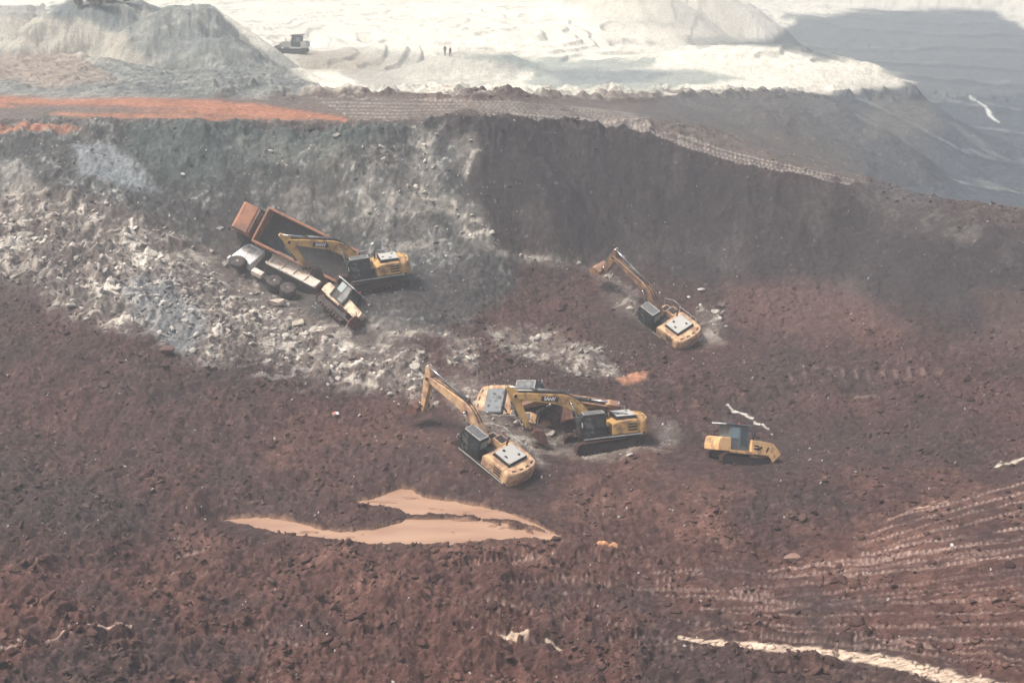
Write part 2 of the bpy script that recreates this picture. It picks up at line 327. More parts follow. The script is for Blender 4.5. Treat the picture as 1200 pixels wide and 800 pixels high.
heapm = zone([(-20,18),(60,14),(90,-4),(150,-8),(175,8),(250,8),(262,22),(300,58),(330,80),(372,108),(300,116),(60,116),(-20,112)], 4, .2)*(GY > 140)
blend([.145,.157,.147], heapm*.97); blend([.44,.40,.32], zone([(-30,22),(60,20),(120,24),(150,50),(180,78),(100,78),(30,60),(-30,60)], 8, .4)*.7); blend([.36,.34,.29], heapm*sm(.05, .35, n_str+.5*n_mid+.3*n_fin)*.5); blend([.10,.11,.105], heapm*sm(.05, .35, -n_mid+.5*n_big)*.5)
blend([.13,.15,.15], zone([(62,8),(100,-6),(128,4),(152,40),(130,42),(95,22),(60,20)], 4, .3)*.8); blend([.16,.175,.17], zone([(190,60),(205,40),(250,38),(262,50),(280,62),(200,64)], 5, .3)*.4)
blend([.36,.25,.18], zone([(0,66),(90,68),(140,100),(60,104),(0,96)], 8, .5)*.5)
teal = zone([(545,68),(600,62),(680,62),(775,66),(765,78),(700,84),(820,82),(870,92),(780,108),(640,108),(612,98),(630,86),(600,78)], 4, .25)
blend([.25,.28,.25], teal*.85); blend([.17,.19,.2], zone([(640,84),(740,80),(800,84),(760,96),(660,98)], 4, .3)*.7)
blend(CREAM, zone([(530,104),(620,106),(720,108),(780,114),(700,118),(600,112),(530,110)], 3, .3)*.6*np.clip(.3+speck, 0, 1))
mound = zone([(765,118),(830,108),(900,108),(960,112),(1000,132),(1010,168),(930,160),(860,150),(800,140)], 5, .3)
blend([.10,.095,.09], mound*.9); blend([.085,.08,.075], zone([(750,118),(1000,160),(1010,200),(960,200),(860,168),(740,142)], 6, .3)*.6)
pit = zone([(833,50),(905,44),(940,22),(1010,12),(1160,10),(1200,32),(1600,20),(1600,300),(1200,262),(1090,238),(1010,200),(1005,165),(1000,128),(960,112),(1030,108),(1075,97),(1010,76),(930,62),(850,58)], 4, .3)*(GY > 142)
blend([.075,.088,.100], pit*(.93+.07*n_mid)); blend([.17,.175,.165], pit*sm(.18, .42, fbm(GX/14, GY/30, 5, 140, .62))*.55)  # pale bluish lift painted into the pit colour, standing in for part of the haze
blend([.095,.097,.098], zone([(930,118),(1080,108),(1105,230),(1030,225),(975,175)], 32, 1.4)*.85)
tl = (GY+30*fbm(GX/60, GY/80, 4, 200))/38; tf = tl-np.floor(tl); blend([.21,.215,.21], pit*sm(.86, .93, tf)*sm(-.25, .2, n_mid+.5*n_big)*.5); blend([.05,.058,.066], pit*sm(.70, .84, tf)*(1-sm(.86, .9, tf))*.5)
d, s = segdist(PX+wx*.06, PY+wy*.06, [(1136,113),(1146,119),(1160,132),(1171,142)]); blend([.55,.55,.50], (1-sm(1.0, 2.8, d*(2.0-.028*np.clip(s, 0, 30))))*(GY > 200)*.95)
blend([.25,.22,.17], zone([(1030,115),(1090,122),(1110,150),(1060,160),(1005,160)], 10, .5)*.25)
blend([.3,.29,.25], zone([(905,18),(960,15),(975,24),(930,26)], 3, .3)*0)
blend([.12,.13,.13], zone([(920,17),(955,16),(975,22),(940,25),(915,22)], 3, .2)*.8)
blend([.48,.44,.36], zone([(650,-10),(840,-20),(880,20),(870,44),(815,55),(780,40),(690,20)], 8, .5)*.6)
blend([.22,.22,.2], zone([(800,42),(850,40),(900,46),(860,58),(815,56)], 4, .3)*.7)
# machine tracks pressed in the mud
TR = []
TM = np.zeros(GX.shape)
def tr(pts, wd=3.2, pale=.5, pitch=.34, dz=.10): TR.append((pts, wd, pale, pitch, dz))
rt = random.Random(3)
FAN = [[(1055,606),(1110,592),(1200,566),(1330,530)], [(1035,641),(1110,622),(1200,598),(1330,565)], [(1000,630),(1070,612),(1150,590),(1330,548)], [(935,665),(1050,652),(1200,634),(1330,616)], [(980,676),(1100,665),(1200,652),(1330,636)],
       [(860,692),(960,684),(1080,664),(1200,644),(1330,626)], [(840,705),(950,698),(1060,686),(1200,670),(1330,652)], [(880,716),(1060,702),(1200,688),(1330,674)], [(780,700),(900,706),(1010,712),(1200,703),(1330,694)], [(820,716),(960,724),(1200,720),(1330,714)],
       [(860,731),(1000,738),(1150,734),(1330,730)], [(760,676),(860,672),(960,676)], [(1000,752),(1120,752),(1330,746)], [(880,780),(960,788),(1060,806)], [(890,740),(1010,748),(1140,768),(1330,790)], [(1010,650),(1120,632),(1330,600)],
       [(700,690),(800,694),(900,698)], [(900,668),(1000,662),(1100,648)]]
for pts in FAN:
    tr(pts, 1.3+.6*rt.random(), (.6+.4*rt.random())*(1 if pts[0][0] > 895 else .6), .26+.08*rt.random(), .07)
    if rt.random() < .6: tr([(x, y+8+3*rt.random()) for x, y in pts], 1.1+.4*rt.random(), .35+.35*rt.random(), .26, .06)
for pts in ([(560,668),(600,662),(660,668)], [(590,690),(640,680),(700,690)], [(520,720),(560,712),(622,722)], [(650,735),(700,728),(760,742)], [(700,660),(760,668),(790,690)], [(560,735),(600,742)], [(455,728),(480,738)]): tr(pts, 2.2, .6, .32, .08)
for k in range(46):        # short overlapping tread prints, churned in all directions
    x0 = 440+rt.random()*420; y0 = 640+rt.random()*130; a_ = rt.gauss(0, .25); l_ = 18+rt.random()*45
    tr([(x0, y0), (x0+l_*.5*math.cos(a_), y0+l_*.25*math.sin(a_)-2), (x0+l_*math.cos(a_), y0+l_*.5*math.sin(a_))], 1.6+1.8*rt.random(), .35+.4*rt.random(), .30+.2*rt.random(), .09)
for k in range(16):
    x0 = -20+rt.random()*430; y0 = 650+rt.random()*150; a_ = rt.gauss(-.15, .3); l_ = 20+rt.random()*40
    tr([(x0, y0), (x0+l_*math.cos(a_), y0+l_*.5*math.sin(a_))], 1.4+1.4*rt.random(), .25+.3*rt.random(), .30+.2*rt.random(), .07)
tr([(925,447),(960,440),(1010,441),(1100,436)], 5.5, .4, .9, .15)
for pts in ([(470,393),(505,408)], [(558,440),(600,428),(640,400)], [(566,428),(590,415),(612,408)], [(575,445),(640,420)]): tr(pts, 2.4, .6, .34, .08)
for pts in ([(600,133),(700,142),(760,152),(860,180),(1000,213)], [(620,141),(700,147),(770,163),(860,189),(995,218)], [(640,137),(720,147),(860,185),(998,216)]): tr(pts, 1.5, .9, .40, .03)
for k in range(7): tr([(370+8*k,116+4.2*k),(470,118+4.0*k),(600,120+2.6*k),(700,128+2.2*k),(760,136+3*k)], 1.0, .65, .45, .03)
DZ = np.zeros(GX.shape)
for pts, wd, pa, pitch, dz in TR:
    xs = [p[0] for p in pts]; ys = [p[1] for p in pts]
    m = (PX > min(xs)-15) & (PX < max(xs)+15) & (PY > min(ys)-15) & (PY < max(ys)+15) & ((GY < 145) | (min(ys) < 150))
    m &= (GY > 50)
    x = PX[m]+wx[m]*.05; y = PY[m]+wy[m]*.05
    d, s = segdist(x, y, pts); ppm = FOCAL/(GY[m]*.934+13)
    inn = 1-sm(wd*.8, wd*1.15, d); st = np.sin(s/ppm/(pitch*1.25)*2*math.pi)
    br = sm(-.35, .25, n_mid[m]+.4*n_fin[m]+.25); wob = .55*perlin(s/37+wd, s*0, 7)+.35*perlin(s/9, s*0+wd, 8); st = np.clip(st*(.75+wob)+wob*.5, -1, 1)       # breaks and smears in the print
    DZ[m] += inn*(-dz*.4+dz*st)*br
    TM[m] = np.maximum(TM[m], inn*br)
    M = np.zeros(GX.shape); M[m] = inn*(sm(.0, .7, st)*.62+.38*(wd < 2.2))*br*pa; blend([.33,.235,.195] if min(ys) > 300 else [.34,.3,.26], M)

q1 = fbm(GX/2.1, GY/2.1, 2, 90); q2 = fbm(GX/2.1, GY/2.1, 2, 95)
# long cracked strip of pale clay in the foreground
STRIP = [(796,747),(840,754),(890,758),(960,765),(1040,776),(1135,802),(1230,830)]
m = (PX > 770) & (PX < 1260) & (PY > 725) & (PY < 860)
d, s = segdist(PX[m]+wx[m]*.10, PY[m]+wy[m]*.10, STRIP); wd = 2.5+s*.022
c1, c2, c3 = worley(GX[m]/1.25+.7*n_fin[m]+GY[m]*.5, GY[m]/.42+.7*n_mid[m], 33); crack = sm(.02, .10, c2-c1)*(.75+.25*c3)
FL = np.zeros(GX.shape); FL[m] = 1-sm(wd*1.0, wd*2.6, d); SM = np.zeros(GX.shape); SM[m] = (1-sm(wd*.6, wd*1.15, d+wd*.8*n_fin[m]))*(perlin(s/14, d*0, 5) > -.72)
K = SM.copy(); K[m] *= crack; blend([.66,.51,.38], K*.95); DZ -= .07*(SM-K)
# small pale and red chips everywhere
chip = sm(.38, .6, fbm((GX+.6*q1)/.55/lam, (GY+.6*q2)/.22/lam, 3, 180, .65)+.2*n_mid)
blend([.30,.245,.20], chip*.5*(1-plat)*(1-.9*dark)*(1-.6*grey)*(1-.7*FAR)*sm(-.1, .25, n_mid+.1))
streak = ridged((GX+1.6*q1)/1.15/lam, (GY+1.6*q2)/.7/lam, 4, 97, .62)
crumb = fbm((GX+.5*q2)/.42/lam, (GY+.5*q1)/.34/lam, 3, 99, .7)
C *= np.clip(1+.22*n_mid+.20*n_fin+(.34*(streak-.25)+.34*crumb)*(1-.45*dark)*(1-.5*plat), .35, 2.2)[..., None]
C += (np.array([.05,.034,.028])*sm(.55, .95, streak+.35*crumb)[..., None])*(1-.7*dark)[..., None]*(GY < 145)[..., None]

# ------------------------------------------------------------------ relief
near = (1-sm(138, 150, GY))
rough = .55+.35*low; rough = rough*(1-.62*dark) ; rough = rough + .35*pale
rough = rough*(1-.80*rim)
rough = np.where(GY > 150, .35+.25*heapm*0, rough)
mach = np.zeros(GX.shape)
for k in MACH:
    for p in ((0,0,0), (4.5,0,0), (-4,0,0)):
        q = mpt(k, p); mach = np.maximum(mach, np.exp(-((GX-q[0])**2+(GY-q[1])**2)/16.))
rough = rough*(1-.6*mach)
pool_poly = [(250,602),(300,602),(345,611),(368,619),(400,625),(440,622),(470,614),(476,606),(455,595),(420,590),(412,586),(440,579),(462,566),(480,564),(500,577),(530,583),(560,592),(585,602),(625,618),(655,633),(640,639),(590,640),(520,642),(430,640),(370,632),(330,626),(300,617),(262,608)]
RID = ridged(GX/5.5, GY/5.5, 3, 21)
fold = ridged((GX+2.5*qa)/6.5, (GY+2.5*qb)/4.5, 3, 150, .55)
lump = np.maximum(0, fbm((GX+qa)/2.3, (GY+qb)/2.0, 3, 154))
relief = ((.75-.35*dark)*fbm(GX/13, GY/13, 3, 20) + (.30*low+.20+.30*grey+.15*pale-.1*dark)*fold + (.35*low+.35+.8*grey+.9*pale)*lump*sm(-.25, .25, n_big+.4*n_mid) + .50*dark*ridged((GX+qa)/3.2, (GY+3*qb)/9, 4, 158) + .5*dark*np.maximum(0, fbm((GX+qa)/3.5, (GY+qb)/3, 3, 159)) + .34*fbm(GX/4.2, GY/4.2, 2, 25)*1.0 + .16*RID)*near
clod = .22*(1-2*np.minimum(wF1, .7))*(.4+.9*wV) + .12*(1-2*np.minimum(wG1, .7))*(.3+wGv)
d1, d2, d3 = worley((GX+.4*n_mid)/2.6, (GY+.4*n_fin)/2.6, 15)
clod = clod + .30*(1-1.9*np.minimum(d1, .6))*sm(.2, .8, d3)
furrow = .08*n_str + .12*streak + .11*crumb
relief = relief*(.45+.75*rough) + rough*(clod*1.25+furrow)*near*1.15 + .07*n_fin*near
relief += (1-near)*(.5*fbm(GX/18, GY/18, 4, 70) + .35*ridged(GX/7, GY/7, 3, 71)*np.clip(heapm+.35, 0, 1) + .12*n_fin*lam)
relief += heapm*(.55*ridged((GX+qa)/3.2, (GY+2*qb)/7, 4, 80, .62)+.8*np.maximum(0, fbm(GX/5, GY/5, 4, 82, .6)))
fanz = zone([(760,672),(900,660),(1040,600),(1330,500),(1330,800),(1180,790),(1000,745),(800,740),(740,710)], 22, .6)
relief *= (1-.65*mach)*(1-.62*np.maximum(fanz, np.clip(1.3*TM, 0, 1)*.85))*(1-.85*FL) 
relief *= 1-.75*rim
edge = sm(136, 148, PY+wy*.2)*(1-sm(158, 176, PY))*(GY < 150)*(PX < 1000)
relief += edge*(.75*ridged(GX/3.1, GY/2.2, 4, 160)+.4*n_mid)
edge2 = sm(100, 107, PY)*(1-sm(114, 121, PY))*(GY > 130)*(PX > 250)
relief += pit*2.2*(sm(.70, .88, tf)+np.floor(tl)-tl)*sm(250, 330, GY)
relief += edge2*2.2*np.maximum(0, fbm(GX/4.5, GY/5, 4, 163, .6)+.05)
relief += (GY > 240)*(GY < 700)*plat*.8*(np.floor(lv)+sm(.75, .95, lf))
relief *= np.where(GY > 320, .35, 1)
GZ = BZ + relief + DZ
# muddy pool basin
POOL_Z = -2.62
pm = zone(pool_poly, 4.5, .25); pm = sm(.30, .70, pm+.38*fbm(GX/.9, GY/.5, 3, 175)+.22*n_mid*(pm > .02)*(pm < .98))
isl = np.clip(zone([(450,604),(500,606),(560,611),(600,616),(640,630),(590,618),(530,612),(465,610)], 1.0, .12)*1.1*(n_fin > -.40) + zone([(572,616),(600,618),(625,631),(600,626)], 1.5, .15)*(n_fin > -.1), 0, 1)
pm = pm*(1-isl)
m = pm > .5
out = np.clip(zone(pool_poly, 24, .12)*2.0, 0, 1)
GZ = GZ + (np.clip(GZ, POOL_Z+.03+.10*np.clip(n_fin+.4, 0, 1), POOL_Z+.22+.25*np.clip(n_fin+.2, 0, 1))-GZ)*out
silt = fbm(GX/2.6, GY/.55, 4, 170)
GZ = np.where(m, POOL_Z-.22+.30*sm(.12, .42, silt+.15*n_mid)+.25*(1-sm(.5, .95, pm)), GZ)
blend([.052,.030,.024], np.clip(zone(pool_poly, 12, .2)-pm, 0, 1)*.6); blend([.33,.20,.135], pm)
def sheet(name, X, Y, Z, Cc, m, kind='structure'):
    r, c = X.shape; me = bpy.data.meshes.new(name)
    me.vertices.add(r*c); me.vertices.foreach_set('co', np.stack([X, Y, Z], -1).astype(np.float32).ravel())
    i = (np.arange(r-1)[:,None]*c+np.arange(c-1)[None,:]).ravel()
    q = np.stack([i, i+1, i+c+1, i+c], 1).astype(np.int32); nf = len(q)
    me.loops.add(nf*4); me.loops.foreach_set('vertex_index', q.ravel())
    me.polygons.add(nf); me.polygons.foreach_set('loop_start', np.arange(nf, dtype=np.int32)*4)
    me.polygons.foreach_set('use_smooth', np.ones(nf, bool))
    a = me.attributes.new('soil', 'FLOAT_COLOR', 'POINT')
    a.data.foreach_set('color', np.concatenate([np.clip(Cc, .01, .9), np.ones(X.shape+(1,))], -1).astype(np.float32).ravel())
    me.update(calc_edges=True); me.materials.append(m)
    o = bpy.data.objects.new(name, me); COL.objects.link(o); o['kind'] = kind; return o
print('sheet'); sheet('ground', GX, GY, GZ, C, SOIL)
# lookup of the finished ground
_rowY = GY[:,0]; _k = GX[0]/GX[0,-1]; _hw = GX[:,-1]
def ground(x, y):
    x = np.atleast_1d(np.asarray(x, float)); y = np.atleast_1d(np.asarray(y, float))
    r = np.clip(np.searchsorted(_rowY, y)-1, 0, len(_rowY)-2); fr = (y-_rowY[r])/(_rowY[r+1]-_rowY[r])
    kk = x/(_hw[r]+(_hw[r+1]-_hw[r])*fr); c = np.clip(np.searchsorted(_k, kk)-1, 0, len(_k)-2); fc = (kk-_k[c])/(_k[c+1]-_k[c])
    z = (GZ[r,c]*(1-fc)+GZ[r,c+1]*fc)*(1-fr)+(GZ[r+1,c]*(1-fc)+GZ[r+1,c+1]*fc)*fr
    return z, r, c
def on_ground(px, py):
    """first ground point met by the surveyed line of sight"""
    d = ray(px, py); t = np.arange(45, 600, .1)/d[1]; P = np.array([0,0,CAM_Z])+t[:,None]*d
    z, _, _ = ground(P[:,0], P[:,1]); k = np.argmax(P[:,2] < z); return P[k]
pool = make_pool = None
_c = np.array(pool_poly, float); pp = []
for i in range(len(_c)):
    t_ = _c[(i+1) % len(_c)]-_c[i-1]; n_ = np.array([t_[1], -t_[0]])/math.hypot(*t_); q_ = _c[i]+n_*5
    pp.append(at_z(q_[0], q_[1], POOL_Z)[:2])
pmat = bpy.data.materials.new('muddy_water'); pmat.use_nodes = True
_N = pmat.node_tree.nodes; _L = pmat.node_tree.links; _b = _N['Principled BSDF']
_b.inputs['Roughness'].default_value = .35; _b.inputs['Specular IOR Level'].default_value = .3
_t = _N.new('ShaderNodeNewGeometry'); _n1 = _N.new('ShaderNodeTexNoise'); _n1.inputs['Scale'].default_value = .35; _n1.inputs['Detail'].default_value = 6
_mp = _N.new('ShaderNodeMapping'); _mp.inputs['Scale'].default_value = (.5, 2.2, 1); _L.new(_t.outputs['Position'], _mp.inputs[0]); _L.new(_mp.outputs[0], _n1.inputs['Vector'])
_r = _N.new('ShaderNodeValToRGB'); _r.color_ramp.elements[0].position = .35; _r.color_ramp.elements[0].color = (.36,.21,.14,1); _r.color_ramp.elements[1].position = .65; _r.color_ramp.elements[1].color = (.47,.30,.20,1)
_L.new(_n1.outputs['Fac'], _r.inputs[0]); _L.new(_r.outputs[0], _b.inputs['Base Color'])
me = bpy.data.meshes.new('muddy_pool'); me.from_pydata([(a, b, POOL_Z) for a, b in pp], [], [tuple(range(len(pp)))]); me.materials.append(pmat)
o = bpy.data.objects.new('muddy_pool', me); COL.objects.link(o); o['kind'] = 'structure'

# ------------------------------------------------------------------ mesh helpers
class MB:
    """collects shapes, then links them as one mesh object"""
    def __init__(s): s.bm = bmesh.new(); s.mi = 0
    def _tag(s, faces):
        for f in faces: f.material_index = s.mi
    def box(s, c, size, rot=None, bev=0.):
        M = Matrix.Translation(c) @ (rot.to_4x4() if rot is not None else Matrix.Identity(4)) @ Matrix.Diagonal((*size, 1))
        r = bmesh.ops.create_cube(s.bm, size=1, matrix=M); vs = r['verts']
        fs = {f for v in vs for f in v.link_faces}; s._tag(fs)
        if bev: 
            e = {e for v in vs for e in v.link_edges}
            b = bmesh.ops.bevel(s.bm, geom=list(e), offset=bev, segments=2, profile=.6, affect='EDGES'); s._tag(b['faces'])
        return s
    def prism(s, prof, y0, y1, bev=0.):
        a = [s.bm.verts.new((x, y0, z)) for x, z in prof]; b = [s.bm.verts.new((x, y1, z)) for x, z in prof]
        n = len(prof); fs = [s.bm.faces.new(a), s.bm.faces.new(b[::-1])]
        for i in range(n): fs.append(s.bm.faces.new((a[i], b[i], b[(i+1) % n], a[(i+1) % n])))
        bmesh.ops.recalc_face_normals(s.bm, faces=fs); s._tag(fs)
        if bev:
            e = {e for v in a+b for e in v.link_edges}
            r = bmesh.ops.bevel(s.bm, geom=list(e), offset=bev, segments=2, profile=.6, affect='EDGES'); s._tag(r['faces'])
        return s
    def cyl(s, p0, p1, r0, r1=None, seg=14, caps=True):
        p0 = Vector(p0); p1 = Vector(p1); r1 = r0 if r1 is None else r1; d = p1-p0
        q = d.to_track_quat('Z', 'Y').to_matrix().to_4x4()
        r = bmesh.ops.create_cone(s.bm, cap_ends=caps, segments=seg, radius1=r0, radius2=r1, depth=d.length, matrix=Matrix.Translation((p0+p1)/2) @ q)
        fs = {f for v in r['verts'] for f in v.link_faces}; s._tag(fs)
        for f in fs: f.smooth = len(f.verts) == 4
        return s
    def path(s, pts, r, seg=8):
        for a, b in zip(pts[:-1], pts[1:]): s.cyl(a, b, r, seg=seg)
        return s
    def lathe(s, prof, y, sign=1, seg=28, cx=0, cz=0):
        """profile of (radius, offset along y)"""
        rings = []
        for rr, oy in prof:
            rings.append([s.bm.verts.new((cx+rr*math.cos(2*math.pi*i/seg), y+sign*oy, cz+rr*math.sin(2*math.pi*i/seg))) for i in range(seg)])
        fs = []
        for a, b in zip(rings[:-1], rings[1:]):
            for i in range(seg): fs.append(s.bm.faces.new((a[i], a[(i+1) % seg], b[(i+1) % seg], b[i])))
        fs += [s.bm.faces.new(rings[0]), s.bm.faces.new(rings[-1])]
        bmesh.ops.recalc_face_normals(s.bm, faces=fs); s._tag(fs)
        for f in fs[:-2]: f.smooth = True
        return s
    def build(s, name, mats, parent=None, label=None):
        me = bpy.data.meshes.new(name); s.bm.to_mesh(me); s.bm.free()
        for m in (mats if isinstance(mats, (list, tuple)) else [mats]): me.materials.append(m)
        o = bpy.data.objects.new(name, me); COL.objects.link(o)
        if parent: o.parent = parent
        if label: o['label'] = label
        return o
def thing(name, label, cat, key=None, group=None):
    o = bpy.data.objects.new(name, None); COL.objects.link(o); o['label'] = label; o['category'] = cat
    if group: o['group'] = group
    o.empty_display_size = .5
    if key:
        pos, r, s_ = MACH[key]; o.location = pos; o.rotation_euler = rotm(*r).to_euler(); o.scale = (s_,)*3
    return o

M_DARK = mat('dark_steel', (.035,.035,.036), .55, .3, dirt=.5, dscale=2.5)
M_SHOE = mat('track_steel', (.06,.052,.047), .7, .4, dirt=.85, dscale=2)
M_BLACK = mat('black_plastic', (.02,.021,.022), .5, dirt=.25, dscale=2)
M_GLASS = mat('cab_glass', (.035,.05,.052), .08, 0, 1.0, dirt=.28, dscale=1.6, dirt_col=(.16,.14,.12))
M_GLASSL = mat('pale_cab_glass', (.22,.30,.31), .1, 0, 1.0, dirt=.2, dscale=2)
M_CHROME = mat('piston_chrome', (.75,.75,.73), .18, .9, dirt=.15, dscale=4)
M_HOSE = mat('cylinder_grey', (.16,.17,.17), .45, .2, dirt=.4, dscale=3)
M_GHOOD = mat('dusty_grey_panel', (.52,.51,.46), .6, dirt=.25, dscale=2.2, dirt_col=(.25,.2,.17))
M_GPANEL = mat('blue_grey_panel', (.15,.17,.18), .5, dirt=.3, dscale=2)
M_ROOF = mat('grey_roof', (.14,.145,.14), .6, dirt=.45, dscale=2.4, dirt_col=(.22,.19,.17))
M_TRIM = mat('pale_trim', (.5,.5,.46), .5, dirt=.3, dscale=3)
M_WHITE = mat('white_paint', (.87,.86,.83), .4, dirt=.15, dscale=1.8, dirt_col=(.4,.3,.25))
M_YEL = mat('yellow_paint', (.68,.41,.14), .5, dirt=.48, dscale=1.3, dirt_col=(.2,.11,.08))
M_YELD = mat('muddy_yellow_paint', (.60,.36,.17), .65, dirt=.78, dscale=1.1, dirt_col=(.21,.12,.095))
M_YELP = mat('faded_yellow_paint', (.76,.49,.27), .55, dirt=.50, dscale=1.5, dirt_col=(.30,.17,.12))
M_ORG = mat('orange_paint', (.50,.22,.12), .6, dirt=.50, dscale=1.2, dirt_col=(.27,.15,.12))
M_RUST = mat('worn_bucket_steel', (.24,.11,.08), .7, .2, dirt=.6, dscale=2.5)
M_TYRE = mat('tyre_rubber', (.035,.033,.032), .85, dirt=.6, dscale=3, dirt_col=(.13,.10,.085))
M_RIM = mat('rim_paint', (.45,.42,.38), .5, dirt=.45, dscale=4, dirt_col=(.2,.15,.12))
M_RED = mat('red_lamp', (.6,.05,.04), .4)
M_UNDER = mat('dusty_chassis', (.075,.06,.052), .8, dirt=.7, dscale=2.2, dirt_col=(.15,.105,.085))
M_TAN = mat('sunbleached_tan_paint', (.86,.76,.64), .55, dirt=.3, dscale=1.1, dirt_col=(.55,.42,.33))
M_BIN = mat('bed_interior', (.055,.052,.048), .8, dirt=.3, dscale=2, dirt_col=(.12,.1,.09))

def track_asm(parent, y, L, zc, r, w, swing, shoe=.22, mats=None, sink=False):
    """one crawler: shoes in one mesh, frame with rollers and sprockets below it"""
    R = Matrix.Rotation(swing, 3, 'Z'); t = MB()
    half = L/2-r; per = 4*half+2*math.pi*r; n = int(per/shoe)
    for i in range(n):
        s = i/n*per
        if s < 2*half: p = (-half+s, zc+r); a = 0
        elif s < 2*half+math.pi*r: q = (s-2*half)/r; p = (half+r*math.sin(q), zc+r*math.cos(q)); a = -q
        elif s < 4*half+math.pi*r: p = (half-(s-2*half-math.pi*r), zc-r); a = math.pi
        else: q = (s-4*half-math.pi*r)/r; p = (-half-r*math.sin(q), zc-r*math.cos(q)); a = math.pi-q
        rr = Matrix.Rotation(-a, 3, 'Y')
        c = Vector((p[0], y, p[1])); up = rr @ Vector((0,0,1))
        t.box(R @ c, (shoe*.93, w, .05), R @ rr); t.box(R @ (c+up*.045), (.045, w*.98, .06), R @ rr)
    o = t.build('track', mats or M_SHOE, parent)
    f = MB()
    f.box(R @ Vector((0, y, zc)), (2*half, w*.55, r*1.15), R, .04)
    for xx in (-half, half): 
        a = R @ Vector((xx, y-w*.3, zc)); b = R @ Vector((xx, y+w*.3, zc)); f.cyl(a, b, r*.86, seg=18)
    k = int(2*half/.42)
    for i in range(k+1):
        xx = -half+.1+(2*half-.2)*i/max(k,1); f.cyl(R @ Vector((xx, y-w*.34, zc-r+.16)), R @ Vector((xx, y+w*.34, zc-r+.16)), .12, seg=10)
    f.build('track_frame', M_DARK, o)
    return o

def cylinder(parent, name, p0, p1, r, rod=.5, m=None):
    p0 = Vector(p0); p1 = Vector(p1); d = p1-p0; q = p0+d*(1-rod)
    b = MB(); b.cyl(p0, q, r, seg=12); b.cyl(q-d.normalized()*.12, q, r*1.15, seg=12); b.cyl(p0-Vector((0,r*1.3,0)), p0+Vector((0,r*1.3,0)), r*.9, seg=10)
    o = b.build(name, m or M_HOSE, parent)
    c = MB(); c.cyl(q, p1, r*.55, seg=10); c.cyl(p1-Vector((0,r*1.2,0)), p1+Vector((0,r*1.2,0)), r*.8, seg=10); c.build('piston_rod', M_CHROME, o)
    return o
def lettering(parent, txt, loc, rot, size, m, name='lettering', bold=.012):
    c = bpy.data.curves.new(name, 'FONT'); c.body = txt; c.size = size; c.extrude = .006; c.offset = bold; c.align_x = 'CENTER'; c.align_y = 'CENTER'
    tmp = bpy.data.objects.new('tmp', c); COL.objects.link(tmp); bpy.context.view_layer.update()
    me = bpy.data.meshes.new_from_object(tmp.evaluated_get(bpy.context.evaluated_depsgraph_get())); bpy.data.objects.remove(tmp)
    me.materials.clear(); me.materials.append(m); me.name = name
    o = bpy.data.objects.new(name, me); COL.objects.link(o); o.parent = parent; o.location = loc; o.rotation_euler = rot; return o

